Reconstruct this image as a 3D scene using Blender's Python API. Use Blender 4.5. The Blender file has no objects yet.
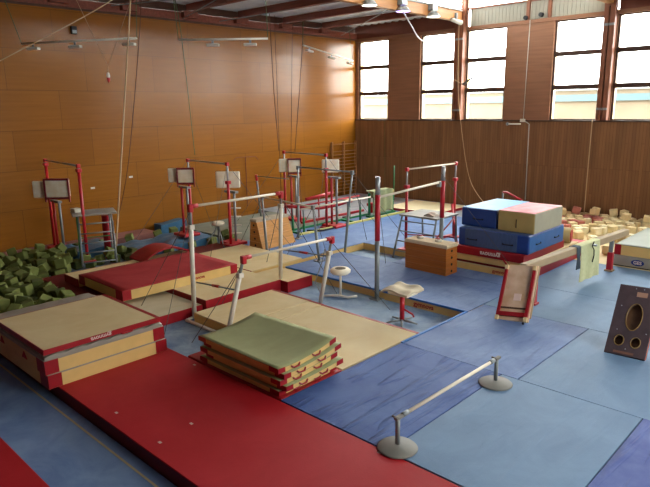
import bpy, bmesh, math, random
from mathutils import Vector, Matrix
random.seed(7)
SC = bpy.context.scene
COL = SC.collection
# ---------------------------------------------------------------- camera
CAM = Vector((19.725, -22.992, 4.2))
yaw, pit, rol = math.radians(43.63), math.radians(12.75), math.radians(-0.723)
fw = Vector((-math.sin(yaw)*math.cos(pit), math.cos(yaw)*math.cos(pit), -math.sin(pit)))
r0 = Vector((math.cos(yaw), math.sin(yaw), 0)); u0 = r0.cross(fw)
r1 = math.cos(rol)*r0 + math.sin(rol)*u0; u1 = r1.cross(fw)
cd = bpy.data.cameras.new('camera'); cam = bpy.data.objects.new('camera', cd); COL.objects.link(cam)
m3 = Matrix((r1, u1, -fw)).transposed()
cam.matrix_world = Matrix.Translation(CAM) @ m3.to_4x4()
cd.sensor_width = 36; cd.lens = 596.96/650*36; cd.clip_end = 300
SC.camera = cam
# ---------------------------------------------------------------- sky
W = bpy.data.worlds.new('sky'); SC.world = W; W.use_nodes = True
bgn = W.node_tree.nodes['Background']
bgn.inputs['Color'].default_value = (1.0, 0.985, 0.95, 1)
bgn.inputs['Strength'].default_value = 17.5
# portals: they only guide daylight sampling through the openings the hall has
def portal(name, loc, rot, sx, sy):
    l = bpy.data.lights.new(name, 'AREA'); l.shape = 'RECTANGLE'; l.size = sx; l.size_y = sy
    l.cycles.is_portal = True
    o = bpy.data.objects.new(name, l); o.location = loc; o.rotation_euler = rot; COL.objects.link(o)
PI = math.pi
WX = [(0.17, 1.98), (3.78, 5.60), (6.06, 7.88), (9.79, 11.59), (12.03, 13.85), (15.73, 17.55), (18.0, 19.8), (21.7, 23.5)]
WZ = (3.65, 4.87, 6.08, 7.28)
portal('daylight_portal', (11.9, 0.42, 5.47), (-PI/2, 0, 0), 24.0, 3.8)
portal('daylight_portal', (26.45, -14.6, 5.45), (PI/2, 0, PI/2), 5.2, 3.8)
# exposure
VS = SC.view_settings
VS.view_transform = 'Standard'; VS.look = 'None'; VS.gamma = 1; VS.use_curve_mapping = False
VS.exposure = 0.68
SC.cycles.max_bounces = 8; SC.cycles.diffuse_bounces = 5; SC.cycles.transparent_max_bounces = 12
SC.cycles.sample_clamp_indirect = 4

# ---------------------------------------------------------------- materials
def srgb(c):
    return tuple((v/255/12.92 if v/255 <= .04045 else ((v/255+.055)/1.055)**2.4) for v in c) + (1,)
MATS = {}
def mat(name, c, rough=.6, var=.12, scale=3.0, metal=0, bump=0, bscale=20, spec=.3, c2=None, stretch=(1, 1, 1), detail=4, lo=.35, hi=.65):
    """noise-varied surface: c mixed towards c2 (or a darker c)"""
    if name in MATS: return MATS[name]
    m = bpy.data.materials.new(name); m.use_nodes = True; nt = m.node_tree; N = nt.nodes; L = nt.links
    b = N['Principled BSDF']; b.inputs['Roughness'].default_value = rough; b.inputs['Metallic'].default_value = metal
    b.inputs['Specular IOR Level'].default_value = spec
    tc = N.new('ShaderNodeTexCoord'); mp = N.new('ShaderNodeMapping'); mp.inputs['Scale'].default_value = stretch
    L.new(tc.outputs['Object'], mp.inputs['Vector'])
    nz = N.new('ShaderNodeTexNoise'); nz.inputs['Scale'].default_value = scale; nz.inputs['Detail'].default_value = detail
    L.new(mp.outputs[0], nz.inputs['Vector'])
    rp = N.new('ShaderNodeValToRGB'); rp.color_ramp.elements[0].position = lo; rp.color_ramp.elements[1].position = hi
    A = srgb(c); B = srgb(c2) if c2 else tuple(v*(1-var) for v in A[:3]) + (1,)
    rp.color_ramp.elements[0].color = B; rp.color_ramp.elements[1].color = A
    L.new(nz.outputs['Fac'], rp.inputs[0]); L.new(rp.outputs[0], b.inputs['Base Color'])
    if bump:
        n2 = N.new('ShaderNodeTexNoise'); n2.inputs['Scale'].default_value = bscale; n2.inputs['Detail'].default_value = 3
        L.new(mp.outputs[0], n2.inputs['Vector'])
        bp = N.new('ShaderNodeBump'); bp.inputs['Strength'].default_value = bump; bp.inputs['Distance'].default_value = .02
        L.new(n2.outputs['Fac'], bp.inputs['Height']); L.new(bp.outputs[0], b.inputs['Normal'])
    MATS[name] = m
    return m
def plywood():
    m = bpy.data.materials.new('plywood sheets'); m.use_nodes = True; nt = m.node_tree; N = nt.nodes; L = nt.links
    b = N['Principled BSDF']; b.inputs['Roughness'].default_value = .24; b.inputs['Specular IOR Level'].default_value = .32
    tc = N.new('ShaderNodeTexCoord'); sp = N.new('ShaderNodeSeparateXYZ'); L.new(tc.outputs['Object'], sp.inputs[0])
    cb = N.new('ShaderNodeCombineXYZ'); L.new(sp.outputs['Y'], cb.inputs['X']); L.new(sp.outputs['Z'], cb.inputs['Y'])
    mp = N.new('ShaderNodeMapping'); mp.inputs['Location'].default_value = (1.1, -7.31+1.225*7, 0); L.new(cb.outputs[0], mp.inputs['Vector'])
    br = N.new('ShaderNodeTexBrick'); L.new(mp.outputs[0], br.inputs['Vector'])
    br.inputs['Scale'].default_value = 1; br.inputs['Brick Width'].default_value = 2.5; br.inputs['Row Height'].default_value = 1.225
    br.inputs['Mortar Size'].default_value = .006; br.inputs['Mortar Smooth'].default_value = .3; br.inputs['Bias'].default_value = 0; br.offset = .38
    br.inputs['Color1'].default_value = srgb((148, 94, 30)); br.inputs['Color2'].default_value = srgb((139, 86, 26))
    br.inputs['Mortar'].default_value = srgb((96, 56, 24))
    nz = N.new('ShaderNodeTexNoise'); nz.inputs['Scale'].default_value = 2; nz.inputs['Detail'].default_value = 8
    m2 = N.new('ShaderNodeMapping'); m2.inputs['Scale'].default_value = (.35, 6, 1); L.new(cb.outputs[0], m2.inputs['Vector']); L.new(m2.outputs[0], nz.inputs['Vector'])
    mx = N.new('ShaderNodeMix'); mx.data_type = 'RGBA'; mx.blend_type = 'MULTIPLY'
    rp = N.new('ShaderNodeValToRGB'); rp.color_ramp.elements[0].position = .3; rp.color_ramp.elements[1].position = .7
    rp.color_ramp.elements[0].color = (.84, .80, .74, 1); rp.color_ramp.elements[1].color = (1, 1, 1, 1)
    L.new(nz.outputs['Fac'], rp.inputs[0]); mx.inputs[0].default_value = .8
    L.new(br.outputs['Color'], mx.inputs[6]); L.new(rp.outputs[0], mx.inputs[7]); L.new(mx.outputs[2], b.inputs['Base Color'])
    return m
def planks():
    m = bpy.data.materials.new('stained boarding'); m.use_nodes = True; nt = m.node_tree; N = nt.nodes; L = nt.links
    b = N['Principled BSDF']; b.inputs['Roughness'].default_value = .6; b.inputs['Specular IOR Level'].default_value = .25
    tc = N.new('ShaderNodeTexCoord'); sp = N.new('ShaderNodeSeparateXYZ'); L.new(tc.outputs['Object'], sp.inputs[0])
    cb = N.new('ShaderNodeCombineXYZ'); L.new(sp.outputs['Z'], cb.inputs['X']); L.new(sp.outputs['X'], cb.inputs['Y'])
    br = N.new('ShaderNodeTexBrick'); L.new(cb.outputs[0], br.inputs['Vector'])
    br.inputs['Scale'].default_value = 1; br.inputs['Brick Width'].default_value = 1.9; br.inputs['Row Height'].default_value = .11
    br.inputs['Mortar Size'].default_value = .004; br.inputs['Bias'].default_value = 0; br.offset = .5; br.offset_frequency = 5
    br.inputs['Color1'].default_value = srgb((146, 104, 68)); br.inputs['Color2'].default_value = srgb((130, 91, 60))
    br.inputs['Mortar'].default_value = srgb((96, 62, 42))
    L.new(br.outputs['Color'], b.inputs['Base Color'])
    nz = N.new('ShaderNodeTexNoise'); nz.inputs['Scale'].default_value = 1; nz.inputs['Detail'].default_value = 5
    m2 = N.new('ShaderNodeMapping'); m2.inputs['Scale'].default_value = (5, 1, .5); L.new(tc.outputs['Object'], m2.inputs['Vector']); L.new(m2.outputs[0], nz.inputs['Vector'])
    mx = N.new('ShaderNodeMix'); mx.data_type = 'RGBA'; mx.blend_type = 'MULTIPLY'; mx.inputs[0].default_value = 1
    rp = N.new('ShaderNodeValToRGB'); rp.color_ramp.elements[0].position = .3; rp.color_ramp.elements[1].position = .7
    rp.color_ramp.elements[0].color = (.7, .7, .7, 1); rp.color_ramp.elements[1].color = (1, 1, 1, 1)
    L.new(nz.outputs['Fac'], rp.inputs[0]); L.new(br.outputs['Color'], mx.inputs[6]); L.new(rp.outputs[0], mx.inputs[7]); L.new(mx.outputs[2], b.inputs['Base Color'])
    return m
def carpet(name, c, c2, wear=1.0, crinkle=0, ang=0.4):
    """mat covering: woven surface with scuffed, chalky patches of its own and optional creases"""
    m = bpy.data.materials.new(name); m.use_nodes = True; nt = m.node_tree; N = nt.nodes; L = nt.links
    b = N['Principled BSDF']; b.inputs['Roughness'].default_value = .62; b.inputs['Specular IOR Level'].default_value = .3
    tc = N.new('ShaderNodeTexCoord')
    n1 = N.new('ShaderNodeTexNoise'); n1.inputs['Scale'].default_value = 1.1; n1.inputs['Detail'].default_value = 9; n1.inputs['Roughness'].default_value = .68
    n1.inputs['Distortion'].default_value = .6
    L.new(tc.outputs['Object'], n1.inputs['Vector'])
    rp = N.new('ShaderNodeValToRGB'); rp.color_ramp.elements[0].position = .5-.14*wear; rp.color_ramp.elements[1].position = .5+.16*wear
    rp.color_ramp.elements[0].color = srgb(c); rp.color_ramp.elements[1].color = srgb(c2)
    L.new(n1.outputs['Fac'], rp.inputs[0]); L.new(rp.outputs[0], b.inputs['Base Color'])
    n2 = N.new('ShaderNodeTexNoise'); n2.inputs['Scale'].default_value = 60; L.new(tc.outputs['Object'], n2.inputs['Vector'])
    bp = N.new('ShaderNodeBump'); bp.inputs['Strength'].default_value = .25; bp.inputs['Distance'].default_value = .006
    L.new(n2.outputs['Fac'], bp.inputs['Height'])
    last = bp
    if crinkle:
        mp = N.new('ShaderNodeMapping'); mp.inputs['Rotation'].default_value = (0, 0, ang); mp.inputs['Scale'].default_value = (3.2, .35, 1)
        L.new(tc.outputs['Object'], mp.inputs['Vector'])
        n3 = N.new('ShaderNodeTexNoise'); n3.inputs['Scale'].default_value = 1.5; n3.inputs['Detail'].default_value = 3; n3.inputs['Distortion'].default_value = .5
        L.new(mp.outputs[0], n3.inputs['Vector'])
        r3 = N.new('ShaderNodeValToRGB'); r3.color_ramp.elements[0].position = .5; r3.color_ramp.elements[1].position = .62
        L.new(n3.outputs['Fac'], r3.inputs[0])
        b3 = N.new('ShaderNodeBump'); b3.inputs['Strength'].default_value = crinkle; b3.inputs['Distance'].default_value = .04
        L.new(r3.outputs[0], b3.inputs['Height']); L.new(bp.outputs[0], b3.inputs['Normal']); last = b3
    L.new(last.outputs[0], b.inputs['Normal'])
    return m
PLY = plywood(); PLANK = planks()
BROWN = mat('brown panel', (140, 98, 72), .5, .18, 2.5, stretch=(.3, 1, 5))
TRIM = mat('dark window wood', (74, 52, 42), .5, .15, 4)
POST = mat('glulam post', (128, 78, 54), .5, .2, 5, stretch=(4, 4, .4))
GLU = mat('pale glulam', (172, 118, 68), .5, .2, 4, stretch=(4, .4, 4))
PURL = mat('red-brown timber', (128, 66, 48), .55, .3, 3, stretch=(.4, 4, 4))
DARKW = mat('dark timber', (86, 54, 40), .6, .3, 3)
TIN = mat('corrugated steel', (222, 226, 228), .5, .1, 2, spec=.4)
SIDING = mat('grey siding', (150, 148, 134), .55, .06, 2)
FLOORM = carpet('worn blue floor covering', (92, 120, 156), (160, 184, 200), 1.0)
BLUE1 = carpet('blue mat cover', (78, 110, 164), (110, 140, 184), .9)
BLUE2 = carpet('scuffed blue mat cover', (78, 104, 156), (118, 144, 184), 1.1, .25, .9)
BLUE3 = carpet('creased blue mat cover', (54, 82, 142), (84, 112, 168), .9, .55, 1.15)
BLUE4 = carpet('pale blue mat cover', (100, 129, 160), (113, 143, 173), 1.0, .12, .9)
BLUE5 = carpet('deep blue creased cover', (62, 80, 148), (88, 106, 166), .9, .6, 1.0)
BLUED = carpet('dim blue floor cover', (96, 122, 164), (124, 150, 184), .9)
REDR = carpet('red runway cover', (164, 14, 24), (178, 30, 38), 1.2)
REDM = carpet('red mat cover', (150, 24, 34), (176, 60, 62), 1.2)
RED = mat('red vinyl', (160, 20, 32), .42, .15, 5, spec=.4)
REDD = mat('dark red vinyl', (112, 22, 32), .5, .15, 5)
CREAM = carpet('cream mat cover', (212, 188, 138), (222, 202, 156), 1.0)
CREAMS = mat('cream vinyl side', (226, 190, 118), .45, .1, 3, bump=.15, bscale=6, spec=.4)
CREAMG = carpet('greyish cream cover', (190, 178, 146), (206, 196, 168), 1.1, .2)
GREYV = mat('grey tarpaulin', (156, 148, 136), .45, .15, 3, bump=.3, bscale=5, spec=.4)
GREYM = carpet('grey mat cover', (140, 144, 150), (164, 168, 172), 1.0)
GREENG = carpet('grey-green mat cover', (116, 122, 108), (136, 140, 124), 1.0)
OLIVE = carpet('olive green mat cover', (142, 144, 98), (156, 158, 112), .9)
BEIGEF = mat('beige felt', (192, 178, 142), .85, .1, 20)
TARP = mat('blue tarpaulin', (58, 106, 138), .4, .2, 3, bump=.5, bscale=7, spec=.5)
VBLUE = mat('royal blue vinyl', (22, 62, 136), .38, .2, 3, bump=.2, bscale=5, spec=.5)
VBLUE2 = mat('dusty blue mesh', (72, 92, 132), .6, .2, 6, stretch=(9, 1, 1))
LBLUE = mat('window-lit blue cover', (96, 164, 214), .5, .12, 3, spec=.4)  # pale tone stands in for window light on the blue block's top
PINK = mat('faded pink cover', (214, 110, 118), .55, .1, 3, c2=(226, 142, 146))
TAN = mat('tan vinyl', (176, 152, 96), .5, .1, 4, bump=.1)
LGREY = mat('light grey cover', (196, 194, 182), .5, .06, 3)
STEEL = mat('grey painted steel', (140, 146, 146), .4, .1, 6, metal=.3)
CHROME = mat('bright steel', (170, 174, 176), .4, .08, 6, metal=.6)
WHITEP = mat('white painted steel', (224, 218, 202), .4, .06, 6)
REDP = mat('red painted steel', (186, 24, 38), .38, .12, 6, spec=.5)
GREENP = mat('green painted steel', (36, 130, 78), .4, .1, 6)
YELP = mat('pale yellow steel', (206, 204, 120), .5, .1, 6)
RAILW = mat('pale bar rail', (222, 212, 188), .45, .05, 6)
WOODB = mat('vault box pine', (206, 146, 78), .5, .22, 3, stretch=(.6, .6, 9), detail=6)
WOODB2 = mat('orange varnished pine', (190, 112, 48), .45, .22, 3, stretch=(.6, .6, 9), detail=6)
PLYR = mat('raw plywood', (230, 202, 174), .6, .3, 3, c2=(204, 166, 130), detail=6)
BEAMF = mat('beam suede', (172, 150, 118), .7, .1, 5)
DBOARD = mat('dark brown board', (84, 68, 72), .65, .3, 4, detail=7)
BLACK = mat('black rubber', (28, 28, 30), .6, .1, 6)
BASEG = mat('cast iron grey', (134, 132, 124), .55, .12, 5)
ROPE = mat('pale rope', (198, 168, 128), .8, .1, 30)
ROPED = mat('dark brown rope', (92, 52, 34), .8, .1, 30)
ROPEG = mat('green cord', (78, 104, 66), .8, .1, 30)
WIRE = mat('steel cable', (92, 90, 88), .5, .1, 8, metal=.4)
PADW = mat('white pad vinyl', (250, 243, 222), .5, .1, 4, c2=(238, 222, 188))
FOAMG = [mat('olive foam a', (106, 114, 56), .9, .25, 6), mat('olive foam b', (86, 94, 46), .9, .25, 6), mat('olive foam c', (122, 130, 68), .9, .2, 6)]
FOAMY = [mat('yellow foam a', (250, 238, 198), .9, .12, 6), mat('yellow foam b', (242, 224, 174), .9, .12, 6), mat('yellow foam c', (228, 204, 154), .9, .12, 6)]
FOAMP = mat('pink foam', (206, 130, 116), .9, .12, 6)
GLASSM = bpy.data.materials.new('window glass'); GLASSM.use_nodes = True
_n = GLASSM.node_tree; _n.nodes.clear()
_o = _n.nodes.new('ShaderNodeOutputMaterial'); _t = _n.nodes.new('ShaderNodeBsdfTransparent'); _g = _n.nodes.new('ShaderNodeBsdfGlossy'); _x = _n.nodes.new('ShaderNodeMixShader')
_t.inputs[0].default_value = (.95, .97, .97, 1); _g.inputs['Roughness'].default_value = .05; _x.inputs[0].default_value = .05
_n.links.new(_t.outputs[0], _x.inputs[1]); _n.links.new(_g.outputs[0], _x.inputs[2]); _n.links.new(_x.outputs[0], _o.inputs[0])
def emit(name, c, s):
    m = bpy.data.materials.new(name); m.use_nodes = True; b = m.node_tree.nodes['Principled BSDF']
    b.inputs['Base Color'].default_value = srgb(c); b.inputs['Emission Color'].default_value = srgb(c); b.inputs['Emission Strength'].default_value = s
    return m
LAMPW = emit('lit lamp glass', (255, 250, 235), 3); LAMPV = emit('violet warming lamp glass', (170, 140, 230), 3.5)
LOGOR = mat('red print', (176, 60, 44), .5, .05, 5); LOGOW = mat('white print', (226, 206, 196), .5, .05, 5)
LOGOB = mat('navy badge', (30, 50, 120), .5, .05, 5); DK = mat('dark print', (58, 52, 42), .5, .05, 5)

# ---------------------------------------------------------------- mesh helpers
def new(): return bmesh.new()
def V(*a): return Vector(a)
def box(bm, x0, x1, y0, y1, z0, z1, bev=0, seg=2, M=None):
    t = bmesh.new()
    vs = [t.verts.new((x, y, z)) for x in (x0, x1) for y in (y0, y1) for z in (z0, z1)]
    for f in ((0, 1, 3, 2), (4, 6, 7, 5), (0, 4, 5, 1), (2, 3, 7, 6), (0, 2, 6, 4), (1, 5, 7, 3)): t.faces.new([vs[i] for i in f])
    bmesh.ops.recalc_face_normals(t, faces=t.faces)
    if bev: bmesh.ops.bevel(t, geom=list(t.edges), offset=bev, segments=seg, profile=.5, affect='EDGES')
    if M: bmesh.ops.transform(t, matrix=M, verts=t.verts)
    merge(bm, t); return bm
def merge(bm, t):
    me = bpy.data.meshes.new('tmp'); t.to_mesh(me); t.free(); bm.from_mesh(me); bpy.data.meshes.remove(me)
def frame_of(d):
    d = d.normalized(); a = V(0, 0, 1) if abs(d.z) < .9 else V(1, 0, 0)
    u = d.cross(a).normalized(); return u, d.cross(u).normalized()
def tube(bm, pts, r, n=10, cap=True):
    pts = [Vector(p) for p in pts]; rs = r if isinstance(r, (list, tuple)) else [r]*len(pts)
    rings = []; u = None
    for i, p in enumerate(pts):
        d = (pts[min(i+1, len(pts)-1)]-pts[max(i-1, 0)]).normalized()
        if u is None: u, w = frame_of(d)
        else: u = (u - d*u.dot(d)).normalized(); w = d.cross(u)
        w = d.cross(u)
        rings.append([bm.verts.new(p+rs[i]*(math.cos(2*PI*k/n)*u+math.sin(2*PI*k/n)*w)) for k in range(n)])
    for a, b in zip(rings, rings[1:]):
        for k in range(n): f = bm.faces.new((a[k], a[(k+1) % n], b[(k+1) % n], b[k])); f.smooth = n > 6
    if cap: bm.faces.new(rings[0][::-1]); bm.faces.new(rings[-1])
    return bm
def lathe(bm, prof, c=(0, 0, 0), n=24):
    c = Vector(c); rings = []
    for r, z in prof:
        rings.append([bm.verts.new(c+V(r*math.cos(2*PI*k/n), r*math.sin(2*PI*k/n), z)) for k in range(n)] if r > 1e-5 else [bm.verts.new(c+V(0, 0, z))])
    for a, b in zip(rings, rings[1:]):
        for k in range(n):
            k2 = (k+1) % n
            vs = [a[0], b[k2], b[k]] if len(a) == 1 else ([a[k], a[k2], b[0]] if len(b) == 1 else [a[k], a[k2], b[k2], b[k]])
            f = bm.faces.new(vs); f.smooth = True
    return bm
def prism(bm, poly, axis, a, b):
    """poly: 2-D points; axis 0/1/2 = extrusion direction from a to b"""
    def P(p, t): return [V(t, p[0], p[1]), V(p[0], t, p[1]), V(p[0], p[1], t)][axis]
    A = [bm.verts.new(P(p, a)) for p in poly]; B = [bm.verts.new(P(p, b)) for p in poly]; n = len(poly)
    fs = [bm.faces.new(A), bm.faces.new(B[::-1])]+[bm.faces.new((A[i], B[i], B[(i+1) % n], A[(i+1) % n])) for i in range(n)]
    bmesh.ops.recalc_face_normals(bm, faces=fs); return bm
def slab(bm, x0, x1, y0, y1, z0, z1, nx, ny, dz, dz0=None, bulge=0):
    """box with a grid top/bottom displaced by dz(x,y)"""
    T = [[bm.verts.new((x0+(x1-x0)*i/nx, y0+(y1-y0)*j/ny, z1+dz(x0+(x1-x0)*i/nx, y0+(y1-y0)*j/ny))) for j in range(ny+1)] for i in range(nx+1)]
    g = dz0 or dz
    B = [[bm.verts.new((x0+(x1-x0)*i/nx, y0+(y1-y0)*j/ny, z0+g(x0+(x1-x0)*i/nx, y0+(y1-y0)*j/ny))) for j in range(ny+1)] for i in range(nx+1)]
    for i in range(nx):
        for j in range(ny):
            f = bm.faces.new((T[i][j], T[i+1][j], T[i+1][j+1], T[i][j+1])); f.smooth = True
            f = bm.faces.new((B[i][j+1], B[i+1][j+1], B[i+1][j], B[i][j])); f.smooth = True
    for i in range(nx):
        bm.faces.new((B[i][0], B[i+1][0], T[i+1][0], T[i][0])); bm.faces.new((T[i][ny], T[i+1][ny], B[i+1][ny], B[i][ny]))
    for j in range(ny):
        bm.faces.new((T[0][j], T[0][j+1], B[0][j+1], B[0][j])); bm.faces.new((B[nx][j], B[nx][j+1], T[nx][j+1], T[nx][j]))
    return bm
def thing(name, label, cat, loc=(0, 0, 0), group=None, rz=0):
    o = bpy.data.objects.new(name, None); o.empty_display_size = .1; COL.objects.link(o); o.location = loc; o.rotation_euler = (0, 0, rz)
    o['label'] = label; o['category'] = cat
    if group: o['group'] = group
    return o
def part(name, bm, m, parent, label=None, local=False):
    """bm in world coordinates (unless local); stored relative to the top-level thing"""
    root = parent
    while root is not None and root.parent: root = root.parent
    if root is not None and not local: bmesh.ops.translate(bm, vec=-root.location, verts=bm.verts)
    me = bpy.data.meshes.new(name); bm.to_mesh(me); bm.free(); me.materials.append(m)
    o = bpy.data.objects.new(name, me); COL.objects.link(o)
    if parent: o.parent = parent
    if label: o['label'] = label
    return o
def solo(name, bm, m, label, cat, loc, group=None, kind=None):
    """a thing that is a single mesh; bm in world coordinates"""
    bmesh.ops.translate(bm, vec=-Vector(loc), verts=bm.verts)
    me = bpy.data.meshes.new(name); bm.to_mesh(me); bm.free(); me.materials.append(m)
    o = bpy.data.objects.new(name, me); COL.objects.link(o); o.location = loc; o['label'] = label; o['category'] = cat
    if group: o['group'] = group
    if kind: o['kind'] = kind
    return o
def struct(name, bm, m, parent=None):
    me = bpy.data.meshes.new(name); bm.to_mesh(me); bm.free(); me.materials.append(m)
    o = bpy.data.objects.new(name, me); COL.objects.link(o)
    if parent: o.parent = parent
    else: o['kind'] = 'structure'
    return o
def text(name, s, size, m, parent, pos, xdir, ydir, ext=.004, squash=1.0):
    """lettering as thin raised mesh centred at pos (world), reading along xdir"""
    cu = bpy.data.curves.new('lettering', 'FONT'); cu.body = s; cu.size = size; cu.align_x = 'CENTER'; cu.align_y = 'CENTER'; cu.extrude = ext; cu.offset = size*.02
    to = bpy.data.objects.new('lettering', cu); COL.objects.link(to)
    bpy.context.view_layer.update()
    me = bpy.data.meshes.new_from_object(to.evaluated_get(bpy.context.evaluated_depsgraph_get()))
    bpy.data.objects.remove(to); bpy.data.curves.remove(cu)
    X = Vector(xdir).normalized(); Y = Vector(ydir).normalized(); Z = X.cross(Y)
    M = Matrix((X, Y, Z)).transposed().to_4x4(); M.translation = Vector(pos)
    me.transform(M)
    bm = bmesh.new(); bm.from_mesh(me); bpy.data.meshes.remove(me)
    return part(name, bm, m, parent)
def copy_tree(o, parent=None):
    kids = list(o.children)
    c = o.copy(); COL.objects.link(c)
    if parent: c.parent = parent
    for k in kids: copy_tree(k, c)
    return c
ROT180 = ((0, -1, 0), (0, 0, -1))     # lettering upside down on a face that looks towards +x

# ================================================================ STRUCTURE
FZ = -0.22
struct('floor', box(new(), -.3, 26.6, -33, .4, FZ-.2, FZ), FLOORM)
struct('wall_left', box(new(), -.35, 0, -33, .4, FZ, 7.42), PLY)
# window wall, lower boarding + panels between windows + siding
struct('wall_window_lower', box(new(), 0, 26.4, 0, .4, FZ, 3.6), PLANK)
b = new()
xs = [0.0]
for a, c in WX: xs += [a, c]
xs += [26.4]
for i in range(0, len(xs), 2):
    if xs[i+1]-xs[i] > .8: box(b, xs[i], xs[i+1], .02, .38, 3.6, 7.42)
    else: box(b, xs[i], xs[i+1], .04, .36, 3.6, 7.42)
struct('wall_window_upper', b, BROWN)
b = new(); box(b, 0, 26.4, -.03, .38, 3.6, 3.65, .008)
struct('trim_1', b, TRIM)
b = new(); box(b, 0, 26.4, -.01, .38, 7.28, 7.42, .01)
struct('trim_2', b, BROWN)
b = new()
box(b, 6.2, 11.7, .06, .3, 7.43, 8.1)
for k in range(36): box(b, 6.24+k*.152, 6.26+k*.152, .045, .06, 7.44, 8.08)
struct('wall_window_siding', b, SIDING)
b = new()
for x0, x1 in ((0, 5.6), (12.05, 26.4)): box(b, x0, x1, .0, .3, 7.42, 8.2)
struct('wall_window_gable', b, mat('red-brown fascia', (112, 62, 46), .55, .15, 3))
for n, (a, c) in enumerate(WX):
    f = new(); y0, y1 = .1, .16
    box(f, a, a+.07, y0, y1, 3.65, 7.28); box(f, c-.07, c, y0, y1, 3.65, 7.28)
    box(f, a+.05, c-.05, y0, y1, 3.65, 3.70); box(f, a+.05, c-.05, y0, y1, 7.23, 7.28)
    for z in WZ[1:3]: box(f, a+.05, c-.05, y0-.04, y1, z-.085, z+.085)
    w = struct('window_%d' % (n+1), f, TRIM)
    g = new()
    for z0, z1 in zip(WZ, WZ[1:]): box(g, a+.05, c-.05, .125, .132, z0+.045, z1-.045)
    struct('pane', g, GLASSM, w)
    g = new(); box(g, a-.001, a+.03, .17, .40, 3.66, 7.27); struct('reveal', g, mat('pale reveal wood', (232, 206, 140), .6, .08, 4), w)
# posts on the window wall
for n, (x0, x1) in enumerate(((5.62, 6.04), (11.62, 12.0), (17.57, 17.98))):
    b = new(); box(b, x0, x0+.17, -.22, .03, 3.66, 7.55, .01); box(b, x1-.17, x1, -.22, .03, 3.66, 7.55, .01); box(b, x0+.17, x1-.17, -.12, .03, 3.66, 7.55)
    box(b, x0, x1, -.2, .04, 7.55, 9.3)
    struct('trim_%d' % (n+3), b, POST)
    if n < 2:
        for hh, hz in (('upper', 6.9), ('lower', 4.02)):
            solo('post_bracket', box(new(), x0, x1, -.235, -.222, hz, hz+.08), STEEL, hh+' grey steel strap on the post '+['between second and third window', 'right of the fourth window'][n], 'bracket', (x0, -.23, hz))
# wall plate and blocking over left wall
b = new(); box(b, -.3, .1, -33, 0, 7.42, 7.68)
for k in range(13): box(b, .1, .3, -2.35-k*2.4-.3, -2.35-k*2.4+.3, 7.50, 7.71)
struct('trim_6', b, PURL)
b = new(); box(b, 0, .05, -33, -.02, 7.36, 7.42); struct('trim_7', b, DARKW)
struct('wall_left_eaves', box(new(), -.34, -.06, -33, .3, 7.72, 7.98), DARKW)
# purlins, corrugated deck
PY = [-2.35-2.4*k for k in range(14)]
for k, y in enumerate(PY):
    if y < -32: continue
    b = new(); box(b, .12, 5.7, y-.08, y+.08, 7.72, 7.97); struct('trim_%d' % (20+k), b, PURL)
def deck(x0, x1, y0, y1, z):
    b = new(); n = int((x1-x0)/.1); prof = []
    for i in range(n+1): prof.append((x0+(x1-x0)*i/n, z+(.05 if i % 4 in (1, 2) else 0)))
    A = [b.verts.new((x, y0, zz)) for x, zz in prof]; B = [b.verts.new((x, y1, zz)) for x, zz in prof]
    for i in range(n): b.faces.new((A[i], A[i+1], B[i+1], B[i]))
    r = bmesh.ops.extrude_face_region(b, geom=list(b.faces))
    bmesh.ops.translate(b, vec=(0, 0, .03), verts=[v for v in r['geom'] if isinstance(v, bmesh.types.BMVert)])
    bmesh.ops.recalc_face_normals(b, faces=b.faces); return b
struct('ceiling', deck(-.3, 5.95, -33, .4, 7.99), TIN)
struct('ceiling_lantern', deck(5.7, 12.0, -33, .4, 9.4), TIN)
struct('ceiling_right', deck(11.7, 26.6, -33, .4, 8.13), TIN)
for k, y in enumerate(PY):
    if y < -32: continue
    b = new(); box(b, 12.0, 26.4, y-.09, y+.09, 7.74, 8.12); box(b, 6.0, 11.7, y-.09, y+.09, 9.1, 9.38); struct('trim_%d' % (40+k), b, PURL)
# trusses carrying the lantern
for n, x in enumerate((5.85, 11.81)):
    b = new(); box(b, x-.11, x+.11, -33, -.22, 7.62, 8.08, .01); box(b, x-.11, x+.11, -33, -.22, 9.2, 9.38)
    k = 0; y = -.3
    while y > -32:
        p, q = (V(x, y, 8.0), V(x, y-1.5, 9.2)) if k % 2 == 0 else (V(x, y, 9.2), V(x, y-1.5, 8.0))
        d = (q-p); L = d.length; M = Matrix.Translation(p) @ d.to_track_quat('Y', 'Z').to_matrix().to_4x4()
        box(b, -.1, .1, 0, L, -.1, .1, M=M); y -= 1.5; k += 1
    struct('trim_%d' % (60+n), b, GLU)
    g = new(); box(g, x+(.13 if n == 0 else -.14), x+(.14 if n == 0 else -.13), -11, 0, 8.08, 9.38); struct('window_%d' % (20+n), g, GLASSM)
    g = new(); box(g, x+(.12 if n == 0 else -.16), x+(.16 if n == 0 else -.12), -33, -11, 7.98, 9.38); struct('wall_lantern_blocker.%03d' % n, g, DARKW)  # unseen boards added to cut lantern daylight over the near hall
# clerestory above the siding
f = new()
for x0 in (6.04, 8.7, 9.55, 11.6): box(f, x0-.05, x0+.07, -.02, .1, 7.43, 9.4)
box(f, 6.04, 11.62, .0, .1, 8.08, 8.15)
w = struct('window_22', f, POST); g = new(); box(g, 6.1, 11.6, .13, .14, 8.15, 9.4); struct('pane', g, GLASSM, w)
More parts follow.
